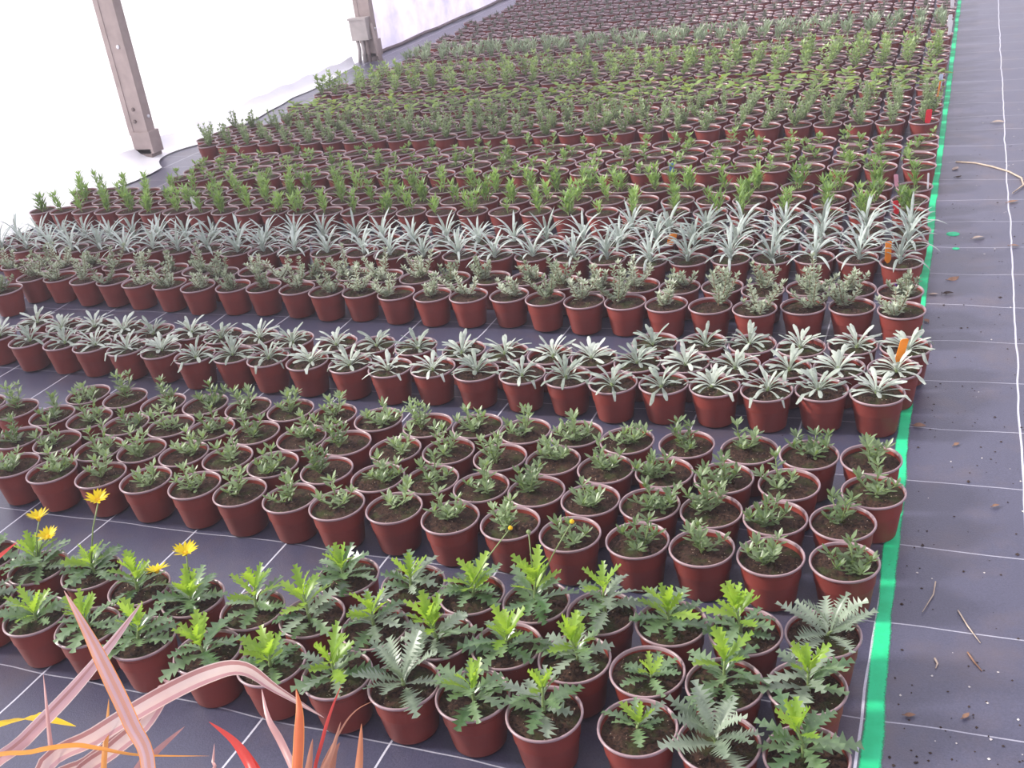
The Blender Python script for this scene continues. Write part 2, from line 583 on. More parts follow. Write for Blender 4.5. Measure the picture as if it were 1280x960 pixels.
def ground_glare_mesh():
    """white sheet added at the foot of the wall to paint the ground glare"""
    mb = MB()
    ny, nx = 120, 5
    for j in range(ny + 1):
        y = 1.5 + 59.5 * j / ny
        inner = -33.2 + 0.12 * math.sin(y * 0.7) + 0.05 * math.sin(y * 1.9) - max(0, (y - 36) * 0.10)
        if 38.2 < y < 42.5:
            inner -= 1.2 * math.sin((y - 38.2) / 4.3 * math.pi)
        for i in range(nx + 1):
            t = i / nx
            x = -36.05 + (inner + 36.05) * t
            mb.v.append(Vector((x, y, 0.04 + 0.5 * (1 - t) ** 3 + 0.05 * math.sin(y * 2.3 + t * 4) * (1 - t) + hill(x, y) + 0.02)))
    for j in range(ny):
        for i in range(nx):
            a = j * (nx + 1) + i
            mb.face((a, a + 1, a + nx + 2, a + nx + 1), 'ground_glare')
    return mb.build('trim_2')


struct('trim_2', ground_glare_mesh(), 'white sheet added on the ground along the wall as glare')
mb = MB()
ys = [64 + 2.0 * i for i in range(23)]
mb.tube([(-36.2 + 0.06 * math.sin(y * 1.3), y, 0.08 + 0.03 * math.sin(y * 0.9)) for y in ys], 0.11, 'rail', 6)
struct('baseboard_left', mb.build('baseboard_left'), 'dark rail holding down the foot of the film')


# ------------------------------------------------------------------ added volume for lens glare, filling the tunnel; it lifts the darks with distance
m = bpy.data.materials.new('lens_glare_volume')
m.use_nodes = True
nt = m.node_tree
nt.nodes.remove(nt.nodes['Principled BSDF'])
vs = nt.nodes.new('ShaderNodeVolumeScatter')
vs.inputs['Color'].default_value = (0.96, 0.92, 1.0, 1)
vs.inputs['Density'].default_value = GLARE_DENSITY
vs.inputs['Anisotropy'].default_value = 0.35
nt.links.new(vs.outputs[0], nt.nodes['Material Output'].inputs['Volume'])
M['glare_veil'] = m
mb = MB()
mb.box((-35.9, -2, -0.02), (9, 112, 15.5), 'glare_veil')
o = link('glare_veil', mb.build('glare_veil'))
o['kind'] = 'stuff'
o['label'] = 'added thin bright veil standing in for lens glare'
o['category'] = 'glare_veil'

# ------------------------------------------------------------------ tunnel posts
def post(y, label, extra):
    t = thing('tunnel_post', label, 'post', (-35.62, y, 0), 'posts along the film wall')
    lean = Matrix.Translation((0, 0, 0)) @ Matrix.Rotation(math.radians(0.3), 4, 'Y')
    mb = MB()
    w_, d_ = 0.50, 0.28
    mb.box((-w_, -d_, 0.6), (w_, d_, 15), 'post', lean)
    mb.box((-w_ - 0.05, -d_ - 0.03, 1.1), (-w_ + 0.22, -d_, 15), 'post', lean)
    mb.box((w_ - 0.22, -d_ - 0.03, 1.1), (w_ + 0.05, -d_, 15), 'post', lean)
    o = link('shaft', mb.build('post_shaft'), t)
    for p in o.data.polygons:
        p.use_smooth = False
    mb = MB()
    mb.box((-w_ + 0.05, -d_ - 0.08, 0.25), (w_ + 0.12, d_ + 0.1, 1.25), 'post', lean)
    o = link('base_sleeve', mb.build('post_sleeve'), t)
    for p in o.data.polygons:
        p.use_smooth = False
    mb = MB()
    mb.box((-0.48, -0.36, -0.05), (0.48, 0.36, 0.45), 'post_dark')
    o = link('footing', mb.build('post_footing'), t)
    for p in o.data.polygons:
        p.use_smooth = False
    for x, z in ((0.18, 5.1), (0.05, 2.3), (-0.03, 1.75)) if not extra else ((0.1, 5.6),):
        mb = MB()
        mb.tube([lean @ Vector((x, -d_ - 0.01, z)), lean @ Vector((x, -d_ - 0.06, z))], 0.09, 'hole_light' if z > 2.5 else 'post_dark', 8)
        link('hole_disc', mb.build('hole_disc'), t)  # disc in place of a hole; pale ones paint light seen through it
    mb = MB()
    mb.tube([lean @ Vector((w_, 0.05, 1.9)), lean @ Vector((w_ + 0.05, 0.05, 1.9))], 0.08, 'hole_light', 8)
    link('hole_disc', mb.build('hole_disc'), t)  # pale disc painted as light through a side hole
    if extra:
        mb = MB()
        mb.box((-0.75, -0.85, 1.35), (0.42, -0.32, 2.65), 'plate')
        mb.box((-0.82, -0.9, 2.6), (0.46, -0.30, 2.72), 'plate')
        o = link('control_box', mb.build('control_box'), t)
        for p in o.data.polygons:
            p.use_smooth = False
        for x in (-0.52, -0.17, 0.18):
            mb = MB()
            mb.tube([(x, -0.62, 1.4), (x * 0.9, -0.62, 0.8), (x * 1.1, -0.66, -0.03)], 0.11, 'post_dark' if x > 0 else 'plate', 7)
            link('conduit', mb.build('conduit'), t)
        mb = MB()
        mb.tube([(0.5, -0.35, 2.3), (0.7, -0.5, 1.2), (0.95, -0.6, -0.02)], [0.10, 0.12, 0.14], 'post', 6)
        link('brace', mb.build('brace'), t)
    return t


post(40.2, 'weathered square tunnel post with small discs for holes on the nearer film wall bay', False)
post(62.8, 'farther tunnel post with a small grey box and pipes at its foot', True)


# ------------------------------------------------------------------ pots
def pot_profile(n, mb, rim='rim', body='pot'):
    H = 0.765
    mb.lathe([(0.0, 0.03), (0.30, 0.03), (0.335, 0.0), (0.358, 0.012), (0.364, 0.06), (0.370, 0.075), (0.455, 0.66), (0.470, 0.725)], body, n)
    mb.lathe([(0.462, 0.72), (0.448, 0.60), (0.435, 0.45)], body, n)
    return H


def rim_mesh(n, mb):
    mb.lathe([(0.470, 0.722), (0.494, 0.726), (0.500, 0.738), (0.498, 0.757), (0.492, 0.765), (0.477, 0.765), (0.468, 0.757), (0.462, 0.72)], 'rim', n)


def soil_mesh(n, rings, seed, mname, level=0.655, amp=0.025):
    rr = random.Random(seed)
    mb = MB()
    tilt, ta = rr.uniform(0, 0.03), rr.uniform(0, 6.28)
    mb.v.append(Vector((0, 0, level + 0.03)))
    for i in range(1, rings + 1):
        r = 0.458 * i / rings
        for j in range(n):
            q = 2 * math.pi * j / n
            z = level + 0.03 * (1 - (r / 0.45) ** 2) + (rr.uniform(-amp, amp) if i < rings else 0) + tilt * math.cos(q - ta) * (r / 0.45)
            mb.v.append(Vector((r * math.cos(q), r * math.sin(q), z)))
    for j in range(n):
        mb.face((0, 1 + j, 1 + (j + 1) % n), mname)
    for i in range(rings - 1):
        for j in range(n):
            a, b = 1 + i * n, 1 + (i + 1) * n
            mb.face((a + j, b + j, b + (j + 1) % n, a + (j + 1) % n), mname)
    return mb.build('soil')


def pot_mesh(n, rim=False, soil=None):
    mb = MB()
    pot_profile(n, mb)
    if rim:
        rim_mesh(n, mb)
    if soil:
        b = len(mb.v)
        mb.v.append(Vector((0, 0, 0.72)))
        for j in range(n):
            q = 2 * math.pi * j / n
            mb.v.append(Vector((0.463 * math.cos(q), 0.463 * math.sin(q), 0.70)))
        for j in range(n):
            mb.face((b, b + 1 + j, b + 1 + (j + 1) % n), soil)
    return mb.build('pot')


POT_NEAR = pot_mesh(40)
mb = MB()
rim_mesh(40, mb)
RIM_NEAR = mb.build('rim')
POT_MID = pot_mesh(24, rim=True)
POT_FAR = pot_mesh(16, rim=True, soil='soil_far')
SOIL_NEAR = [soil_mesh(28, 9, 40 + i, 'soil', 0.655 + 0.010 * (i % 4)) for i in range(8)]
SOIL_MID = [soil_mesh(18, 5, 70 + i, 'soil', 0.68 + 0.010 * (i % 3), 0.02) for i in range(5)]


# ------------------------------------------------------------------ plants
def lobed_leaf(L, W, droop, lobes, mname, seed, depth=0.68):
    """a toothed leaf lying along +X from the origin, midrib bent down by droop; lobes point forward, the widest past the middle"""
    rr = random.Random(seed)
    mb = MB()
    pts, dirs = [], []
    n = lobes
    p = Vector((0, 0, 0))
    step = 0.30
    us = [0.0, 0.16] + [0.16 + 0.72 * (i + 1) / n for i in range(n)] + [1.0]
    prev = 0.0
    bend = rr.uniform(-0.25, 0.25)
    for u in us:
        e = -droop * u
        d = Vector((math.cos(e) * math.cos(bend * u), math.sin(bend * u) * math.cos(e), math.sin(e)))
        p = p + d * (L * (u - prev))
        prev = u
        pts.append(p.copy())
        dirs.append(d)
    k = len(us)
    mid = [len(mb.v) + i for i in range(k)]
    for q in pts:
        mb.v.append(q)
    for sgn in (1, -1):
        s_i = []
        for i, u in enumerate(us):
            env = math.sin(math.pi * min(1, (u * 0.92 + 0.05)) ** 1.35)
            hw = W * 0.5 * env * (1 - depth) if 0 < i < k - 1 else (0.012 if i == 0 else 0.004)
            if i == 1:
                hw = W * 0.09
            side = Vector((0, sgn, 0.25))
            s_i.append(len(mb.v))
            mb.v.append(pts[i] + side * hw)
        t_i = []
        for i in range(1, k - 1):
            u = (us[i] + us[i + 1]) / 2
            env = math.sin(math.pi * min(1, (u * 0.92 + 0.05)) ** 1.35)
            tip = pts[i] + (pts[i + 1] - pts[i]) * (1.0 + rr.uniform(-0.1, 0.2))
            hw = W * 0.5 * env * rr.uniform(0.85, 1.2) + 0.01
            t_i.append(len(mb.v))
            mb.v.append(tip + Vector((0, sgn, 0.32 + rr.uniform(-0.2, 0.1))) * hw)
        for i in range(k - 1):
            f = (mid[i], s_i[i], s_i[i + 1], mid[i + 1])
            mb.face(f if sgn < 0 else f[::-1], mname)
            if 1 <= i < k - 1:
                f = (s_i[i], t_i[i - 1], s_i[i + 1])
                mb.face(f if sgn < 0 else f[::-1], mname)
    return mb.build('leaf')


LEAVES_OLD = [lobed_leaf(0.50 + 0.03 * (i % 4), 0.20 + 0.02 * (i % 3), 0.5 + 0.14 * (i % 5), 4 + i % 2, 'daisy_old', 100 + i) for i in range(8)]
LEAVES_GREY = [lobed_leaf(0.48 + 0.03 * (i % 4), 0.185 + 0.02 * (i % 3), 0.4 + 0.15 * (i % 5), 4 + i % 2, 'daisy_grey', 120 + i) for i in range(6)]
LEAVES_NEW = [lobed_leaf(0.42 + 0.03 * (i % 4), 0.155 + 0.02 * (i % 3), 0.25 + 0.12 * (i % 4), 4, 'daisy_new', 140 + i, 0.55) for i in range(8)]
LEAVES_FEATHER = [lobed_leaf(0.62 + 0.04 * (i % 3), 0.25, 0.35 + 0.15 * (i % 3), 9, 'daisy_grey', 160 + i, 0.78) for i in range(6)]


def stem_mesh(h, lean, az, r0=0.03, r1=0.016, mname='stem'):
    mb = MB()
    pts = [Vector((lean * t * t * math.cos(az), lean * t * t * math.sin(az), 0.66 + h * t)) for t in (0, 0.33, 0.66, 1)]
    mb.tube(pts, [r0, r0 * 0.9, r1 * 1.1, r1], mname, 6)
    return mb.build('stem'), pts


def flower_mesh(rr):
    mb = MB()
    n = 17
    cup = rr.choice((0.15, 0.35, 0.6))
    for i in range(n):
        a = 2 * math.pi * i / n + rr.uniform(-0.1, 0.1)
        mb.leaf((0.02 * math.cos(a), 0.02 * math.sin(a), 0), a, cup + rr.uniform(-0.1, 0.2), rr.uniform(0.18, 0.22), 0.050, rr.uniform(0.1, 0.5), 0.15, strap, 3, 'petal')
    me = mb.build('flower_head')
    mb = MB()
    mb.lathe([(0.0, 0.028), (0.025, 0.024), (0.042, 0.008), (0.04, -0.008), (0.018, -0.05), (0.0, -0.055)], 'disc', 10)
    return me, mb.build('flower_disc')


def sprout(mb, rr, base, az, el, L, mname, leaf_l, leaf_w, gap, prof=obov, stem='stem', leaf_el=0.7, n=3, tip=5, droop=0.5, r=0.012, curl=0.35):
    """one leafy stem: leaves spiral up it and a tuft closes its tip"""
    pts = []
    p = Vector(base)
    k = 5
    for i in range(k):
        pts.append(p.copy())
        e = min(1.5, el + curl * i / k)
        p = p + Vector((math.cos(az) * math.cos(e), math.sin(az) * math.cos(e), math.sin(e))) * (L / (k - 1))
    mb.tube(pts, [r, r, r * 0.9, r * 0.7, r * 0.5], stem, 4, False)
    m = max(2, int(L / gap))
    a = rr.uniform(0, 6)
    for i in range(m):
        t = 0.18 + 0.8 * i / m
        q = t * (k - 1)
        j = min(k - 2, int(q))
        P = pts[j].lerp(pts[j + 1], q - j)
        a += 2.4
        s_ = rr.uniform(0.75, 1.15) * (0.75 + 0.25 * math.sin(math.pi * min(1, t + 0.2)))
        mb.leaf(P, a, leaf_el + rr.uniform(-0.35, 0.3), leaf_l * s_, leaf_w * s_, droop * rr.uniform(0.4, 1.4), 0.28, prof, n, mname)
    for i in range(tip):
        a += 2.4
        s_ = rr.uniform(0.6, 0.95)
        mb.leaf(pts[-1], a, 0.75 + rr.uniform(-0.2, 0.5), leaf_l * s_, leaf_w * s_, droop * 0.6, 0.28, prof, n, mname)


def off(rr, r):
    a = rr.uniform(0, 6.28)
    q = r * math.sqrt(rr.random())
    return Vector((q * math.cos(a), q * math.sin(a), 0.66))


def wallflower(rr):
    mb = MB()
    o = off(rr, 0.14)
    k = rr.randint(4, 6)
    a0 = rr.uniform(0, 6)
    for i in range(k):
        a = a0 + 6.28 * i / k + rr.uniform(-0.4, 0.4)
        up = rr.random() < 0.3
        sprout(mb, rr, o + Vector((rr.uniform(-.03, .03), rr.uniform(-.03, .03), 0)), a, rr.uniform(1.0, 1.35) if up else rr.uniform(0.35, 0.9), rr.uniform(0.32, 0.5) if up else rr.uniform(0.20, 0.38), 'wallflower', 0.19, 0.066, 0.034, tip=6)
    return mb.settle(1.22).build('foliage')


def silver_rosette(rr):
    mb = MB()
    o = off(rr, 0.08)
    n = rr.randint(17, 24)
    a = rr.uniform(0, 6)
    for i in range(n):
        t = i / n
        a += 2.399 + rr.uniform(-0.25, 0.25)
        el = 0.35 + 0.95 * t + rr.uniform(-0.15, 0.15)
        L = (0.60 - 0.22 * t) * rr.uniform(0.75, 1.15)
        mb.leaf(o + Vector((0.025 * math.cos(a), 0.025 * math.sin(a), 0.03 + 0.08 * t)), a, el, L, 0.082 * rr.uniform(0.8, 1.1), (1.35 - 0.5 * t) * rr.uniform(0.5, 1.2), 0.30, spoon, 6, 'silver', rr.uniform(-0.3, 0.3), rr.uniform(-0.35, 0.35))
    mb.tube([o + Vector((0, 0, -0.03)), o + Vector((0, 0, 0.10))], 0.035, 'stem', 6)
    return mb.settle(1.08).build('foliage')


def grey_shrub(rr):
    mb = MB()
    o = off(rr, 0.16)
    k = rr.randint(4, 8)
    big = rr.uniform(0.75, 1.25)
    for i in range(k):
        sprout(mb, rr, o, rr.uniform(0, 6.28), rr.uniform(0.55, 1.3), rr.uniform(0.25, 0.52) * big, 'shrub', 0.098, 0.056, 0.014, stem='brown_stem', n=2, leaf_el=0.6, tip=6, r=0.009)
    return mb.settle(1.55).build('foliage')


def spiky(rr):
    mb = MB()
    o = off(rr, 0.06)
    n = rr.randint(15, 20)
    a = rr.uniform(0, 6)
    h = rr.uniform(0.12, 0.26)
    mb.tube([o + Vector((0, 0, -0.03)), o + Vector((0, 0, h))], [0.045, 0.03], 'silver_b', 6)
    for i in range(n):
        t = i / n
        a += 2.399 + rr.uniform(-0.2, 0.2)
        mb.leaf(o + Vector((0, 0, h * (0.25 + 0.75 * t))), a, 0.65 + 0.8 * t + rr.uniform(-0.12, 0.12), (0.86 - 0.12 * t) * rr.uniform(0.8, 1.12), 0.062, (1.75 - 0.8 * t) * rr.uniform(0.6, 1.2), 0.3, strap, 7, 'silver_b', rr.uniform(-0.2, 0.2), rr.uniform(-0.2, 0.2))
    return mb.settle(1.12).build('foliage')


def narrow_leaf(rr):
    mb = MB()
    o = off(rr, 0.12)
    k = rr.choice((1, 2, 2, 3, 4))
    for i in range(k):
        sprout(mb, rr, o + Vector((rr.uniform(-.08, .08), rr.uniform(-.08, .08), 0)), rr.uniform(0, 6.28), rr.uniform(1.15, 1.45), rr.uniform(0.25, 0.62), 'narrow', 0.29, 0.058, 0.030, prof=lance, leaf_el=0.95, tip=7, droop=0.6, n=3)
    return mb.settle(1.3).build('foliage')


def seedling(rr):
    mb = MB()
    o = off(rr, 0.24)
    for i in range(rr.choice((1, 2, 2, 3))):
        sprout(mb, rr, o, rr.uniform(0, 6.28), rr.uniform(0.8, 1.4), rr.uniform(0.14, 0.36), 'seedling', 0.20, 0.085, 0.045, leaf_el=0.55, tip=6, n=3)
    return mb.settle(1.35).build('foliage')


def bush(rr):
    mb = MB()
    o = off(rr, 0.1)
    for i in range(rr.randint(4, 7)):
        sprout(mb, rr, o, rr.uniform(0, 6.28), rr.uniform(0.75, 1.35), rr.uniform(0.3, 0.58), 'bush', 0.125, 0.066, 0.024, leaf_el=0.6, tip=5, n=2)
    return mb.settle(1.4).build('foliage')


def broad(rr):
    mb = MB()
    o = off(rr, 0.1)
    for i in range(rr.randint(8, 12)):
        a = rr.uniform(0, 6.28)
        el = rr.uniform(0.5, 1.2)
        L = rr.uniform(0.12, 0.32)
        e = o + Vector((math.cos(a) * math.cos(el), math.sin(a) * math.cos(el), math.sin(el))) * L
        mb.tube([o, e], 0.010, 'stem', 4, False)
        mb.leaf(e, a, el - 0.5, rr.uniform(0.22, 0.32), rr.uniform(0.14, 0.19), 0.6, 0.2, lance, 4, 'broad', 0, rr.uniform(-0.4, 0.4))
    return mb.settle(1.25).build('foliage')


def tall_herb(rr):
    mb = MB()
    o = off(rr, 0.12)
    for i in range(rr.randint(2, 4)):
        sprout(mb, rr, o, rr.uniform(0, 6.28), rr.uniform(1.0, 1.4), rr.uniform(0.35, 0.72), 'tall', 0.20, 0.10, 0.036, leaf_el=0.5, tip=6, n=2)
    return mb.settle(1.42).build('foliage')


def sprig(rr):
    mb = MB()
    o = off(rr, 0.15)
    for i in range(rr.randint(3, 5)):
        sprout(mb, rr, o, rr.uniform(0, 6.28), rr.uniform(0.5, 1.2), rr.uniform(0.2, 0.4), 'sprig', 0.15, 0.07, 0.05, leaf_el=0.5, tip=4, n=2)
    return mb.settle(1.3).build('foliage')


def tuft(rr):
    mb = MB()
    o = off(rr, 0.1)
    for i in range(rr.randint(3, 5)):
        sprout(mb, rr, o + Vector((rr.uniform(-.1, .1), rr.uniform(-.1, .1), 0)), rr.uniform(0, 6.28), rr.uniform(0.8, 1.35), rr.uniform(0.15, 0.35), 'tuft', 0.30, 0.062, 0.05, prof=lance, leaf_el=0.95, tip=5, n=2, droop=0.35)
    return mb.settle(1.6).build('foliage')


def dark_tuft_into(mb, rr, o):
    for i in range(10):
        a = rr.uniform(0, 6.28)
        mb.leaf(o, a, rr.uniform(0.4, 1.4), rr.uniform(0.24, 0.46), 0.10, 0.5, 0.25, obov, 2, 'dark')


# ------------------------------------------------------------------ the daisies in the front block: every leaf is its own object
def place(o, P, az, el, roll=0.0, sc=1.0):
    o.matrix_basis = Matrix.Translation(Vector(P) * S) @ Matrix.Rotation(az, 4, 'Z') @ Matrix.Rotation(-el, 4, 'Y') @ Matrix.Rotation(roll, 4, 'X') @ Matrix.Diagonal((sc, sc, sc, 1))


def make_pot_near(root, i):
    p = link('pot', POT_NEAR, root)
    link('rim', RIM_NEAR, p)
    link('soil', SOIL_NEAR[i % len(SOIL_NEAR)], root)
    p.rotation_euler[2] = R.uniform(0, 6)


def daisy(root, rr, style, height):
    lean, az = rr.uniform(0, 0.10), rr.uniform(0, 6.28)
    me, sp = stem_mesh(height, lean, az)
    ox, oy = rr.uniform(-0.07, 0.07), rr.uniform(-0.07, 0.07)
    st = link('stem', me, root)
    st.location = (ox * S, oy * S, 0)
    if style == 'feather':
        n, young, pool = rr.randint(11, 14), 0.0, LEAVES_FEATHER
    elif style == 'small':
        n, young, pool = 13, 0.35, LEAVES_OLD
    else:
        n, young, pool = rr.randint(17, 23), rr.uniform(0.3, 0.55), LEAVES_OLD
    a = rr.uniform(0, 6)
    grey = rr.random() < 0.45
    for i in range(n):
        t = (i + 0.5) / n
        a += 2.399 + rr.uniform(-0.3, 0.3)
        q = t * 3
        j = min(2, int(q))
        P = sp[j].lerp(sp[j + 1], q - j)
        el = 0.20 + 1.15 * t + rr.uniform(-0.25, 0.25)
        sc = (1.16 - 0.22 * t) * rr.uniform(0.75, 1.15)
        if style == 'small':
            sc *= 0.72
        if style == 'feather':
            lf = rr.choice(LEAVES_FEATHER)
            el = 0.25 + 1.05 * t + rr.uniform(-0.15, 0.15)
        elif t > 1 - young:
            lf = rr.choice(LEAVES_NEW)
        else:
            lf = rr.choice(LEAVES_GREY if (grey and rr.random() < 0.6) else LEAVES_OLD)
        o = link('leaf', lf, root)
        roll = rr.uniform(-0.45, 0.45)
        for _ in range(14):                       # lift the leaf until it clears the soil and the rim
            place(o, P + Vector((ox, oy, 0)), a, el, roll, sc)
            hit = False
            for v in lf.vertices:
                q = (o.matrix_basis @ v.co) / S
                r = math.hypot(q.x, q.y)
                if (q.z < 0.69 and 0.1 < r < 0.44) or (0.40 < r < 0.53 and q.z < 0.775):
                    hit = True
                    break
            if not hit:
                break
            el += 0.09


def in_frame(x, y):
    """rows past this line lie above the photograph's upper edge"""
    return y <= 70.6 + (-1.2 - x) * 0.512


# ------------------------------------------------------------------ where the pots stand: (x, y, row) in pot widths
# x runs from the walkway line to the film wall, y away from the camera
POTS = {
 1: [(-1.32,9.44,0), (-2.33,9.4,0), (-3.33,9.42,0), (-4.53,9.37,0), (-5.56,9.46,0), (-6.56,9.44,0), (-7.57,9.39,0), (-8.64,9.39,0), (-9.73,9.38,0), (-10.94,9.42,0), (-12.02,9.44,0), (-13.1,9.47,0), (-14.38,9.6,0), (-1.47,10.57,1), (-2.46,10.4,1), (-3.47,10.41,1), (-4.48,10.43,1), (-5.48,10.47,1), (-6.49,10.44,1), (-7.52,10.41,1), (-8.6,10.44,1), (-9.62,10.38,1), (-10.77,10.43,1), (-11.86,10.47,1), (-13,10.65,1), (-14.09,10.57,1), (-15.27,10.64,1), (-1.4,11.63,2), (-2.39,11.46,2), (-3.4,11.42,2), (-4.41,11.43,2), (-5.41,11.47,2), (-6.42,11.44,2), (-7.42,11.48,2), (-8.55,11.45,2)],
 2: [(-1.3,13.28,0), (-2.34,13.21,0), (-3.37,13.23,0), (-4.38,13.24,0), (-5.47,13.2,0), (-6.54,13.31,0), (-7.61,13.28,0), (-8.72,13.38,0), (-9.8,13.28,0), (-10.8,13.33,0), (-11.88,13.34,0), (-12.94,13.4,0), (-14.08,13.4,0), (-15.17,13.39,0), (-16.39,13.36,0), (-17.42,13.41,0), (-1.43,14.28,1), (-2.43,14.22,1), (-3.44,14.24,1), (-4.45,14.25,1), (-5.45,14.21,1), (-6.45,14.31,1), (-7.46,14.27,1), (-8.46,14.35,1), (-9.49,14.24,1), (-10.61,14.32,1), (-11.81,14.34,1), (-12.9,14.41,1), (-13.94,14.4,1), (-14.97,14.38,1), (-15.98,14.28,1), (-17.2,14.39,1), (-18.29,14.41,1), (-1.06,15.22,2), (-2.37,15.22,2), (-3.44,15.25,2), (-4.46,15.26,2), (-5.49,15.21,2), (-6.5,15.32,2), (-7.51,15.28,2), (-8.58,15.35,2), (-9.64,15.24,2), (-10.76,15.32,2), (-11.79,15.35,2), (-12.92,15.41,2), (-14.01,15.4,2), (-15.02,15.39,2), (-16.14,15.3,2), (-17.22,15.4,2), (-18.29,15.41,2), (-19.48,15.55,2), (-20.55,15.62,2), (-1.18,16.22,3), (-2.18,16.21,3), (-3.19,16.22,3), (-4.3,16.25,3), (-5.39,16.22,3), (-6.39,16.32,3), (-7.4,16.28,3), (-8.41,16.34,3), (-9.42,16.22,3), (-10.56,16.3,3), (-11.64,16.34,3), (-12.7,16.4,3), (-13.74,16.37,3), (-14.86,16.38,3), (-15.91,16.28,3), (-17.06,16.39,3), (-18.16,16.43,3)],
 3: [(-1.27,18.61,0), (-2.27,18.64,0), (-3.27,18.5,0), (-4.28,18.55,0), (-5.29,18.53,0), (-6.31,18.44,0), (-7.32,18.58,0), (-8.34,18.61,0), (-9.41,18.62,0), (-10.46,18.67,0), (-11.46,18.56,0), (-12.53,18.65,0), (-13.66,18.66,0), (-14.77,18.71,0), (-15.78,18.79,0), (-16.82,18.65,0), (-17.96,18.81,0), (-19.06,18.86,0), (-20.22,18.92,0), (-21.25,18.97,0), (-22.45,18.99,0), (-23.75,19.22,0), (-1.05,19.68,1), (-2.06,19.62,1), (-3.05,19.49,1), (-4.06,19.54,1), (-5.07,19.52,1), (-6.07,19.42,1), (-7.06,19.55,1), (-8.07,19.58,1), (-9.08,19.58,1), (-10.13,19.62,1), (-11.37,19.69,1), (-12.45,19.68,1), (-13.46,19.67,1), (-14.7,19.74,1), (-15.74,19.8,1), (-16.79,19.79,1), (-17.85,19.91,1), (-18.96,19.86,1), (-19.97,19.95,1), (-21.09,20.02,1), (-22.1,19.98,1), (-23.29,20.12,1), (-0.9,20.69,2), (-1.91,20.68,2), (-2.9,20.48,2), (-3.9,20.53,2), (-4.92,20.51,2), (-5.96,20.42,2)],
 4: [(-1.09,22.53,0), (-2.12,22.67,0), (-3.15,22.61,0), (-4.18,22.4,0), (-5.2,22.49,0), (-6.23,22.52,0), (-7.24,22.59,0), (-8.26,22.58,0), (-9.29,22.68,0), (-10.3,22.83,0), (-11.37,22.73,0), (-12.38,22.72,0), (-13.45,22.77,0), (-14.56,22.86,0), (-15.57,22.82,0), (-16.58,22.94,0), (-17.71,23.01,0), (-18.71,22.98,0), (-19.87,22.91,0), (-20.98,23.05,0), (-22.15,23.12,0), (-23.2,23.24,0), (-24.24,23.25,0), (-25.41,23.4,0), (-26.46,23.35,0), (-26.51,22.27,0), (-1.18,23.6,1), (-2.18,23.68,1), (-3.19,23.68,1), (-4.18,23.48,1), (-5.16,23.67,1), (-6.17,23.59,1), (-7.17,23.63,1), (-8.18,23.63,1), (-9.18,23.71,1), (-10.22,23.92,1), (-11.22,23.93,1), (-12.33,23.84,1), (-13.36,23.87,1), (-14.37,23.94,1), (-15.4,24.02,1), (-16.49,23.95,1), (-17.73,24.05,1), (-18.78,24.19,1), (-19.74,23.91,1), (-20.73,24.12,1), (-21.74,24.17,1), (-22.98,24.4,1), (-24,24.43,1), (-25.08,24.44,1), (-26.08,24.41,1), (-27.09,24.37,1), (-28.09,24.34,1)],
 5: [(-1.27,25.41,0), (-2.29,25.67,0), (-3.31,25.67,0), (-4.31,25.6,0), (-5.33,25.53,0), (-6.37,25.41,0), (-7.39,25.28,0), (-8.53,25.44,0), (-9.55,25.56,0), (-10.7,25.59,0), (-11.79,25.6,0), (-12.88,25.6,0), (-13.99,25.57,0), (-15.08,25.63,0), (-16.11,25.79,0), (-17.29,25.76,0), (-18.5,25.85,0), (-19.5,25.76,0), (-20.51,25.74,0), (-21.7,25.91,0), (-22.76,25.84,0), (-23.85,25.92,0), (-24.83,25.73,0), (-26.02,25.91,0), (-27.08,25.86,0), (-28.14,25.87,0), (-29.2,25.88,0), (-30.26,25.89,0), (-31.32,25.9,0), (-1.2,26.64,1), (-2.26,26.68,1), (-3.28,26.67,1), (-4.37,26.63,1), (-5.43,26.66,1), (-6.48,26.67,1), (-7.49,26.68,1), (-8.54,26.71,1), (-9.63,26.73,1), (-10.66,26.73,1), (-11.71,26.77,1), (-12.75,26.73,1), (-13.8,26.8,1), (-14.86,26.76,1), (-15.91,26.84,1), (-16.92,26.83,1), (-17.98,26.86,1), (-19.06,26.8,1), (-20.09,26.85,1), (-21.16,26.83,1), (-22.21,26.87,1), (-23.26,26.87,1), (-24.3,26.94,1), (-25.34,26.89,1), (-26.41,26.92,1), (-27.47,26.91,1), (-28.5,26.91,1), (-29.55,26.95,1), (-30.59,27,1), (-1.19,27.64,2), (-2.26,27.68,2), (-3.31,27.68,2), (-4.36,27.65,2), (-5.42,27.66,2), (-6.43,27.67,2), (-7.49,27.71,2), (-8.54,27.72,2)],
}


ROWN = {3: ['front', 'middle', 'back'], 4: ['front', 'second', 'third', 'back'], 2: ['front', 'back']}


def counted(spots):
    """adds how many pots lie between each pot and the green line, counted along its row"""
    n = {}
    out = []
    for x, y, r in sorted(spots, key=lambda t: (t[2], -t[0])):
        n[r] = n.get(r, 0) + 1
        out.append((x, y, r, n[r]))
    return out, max(n) + 1


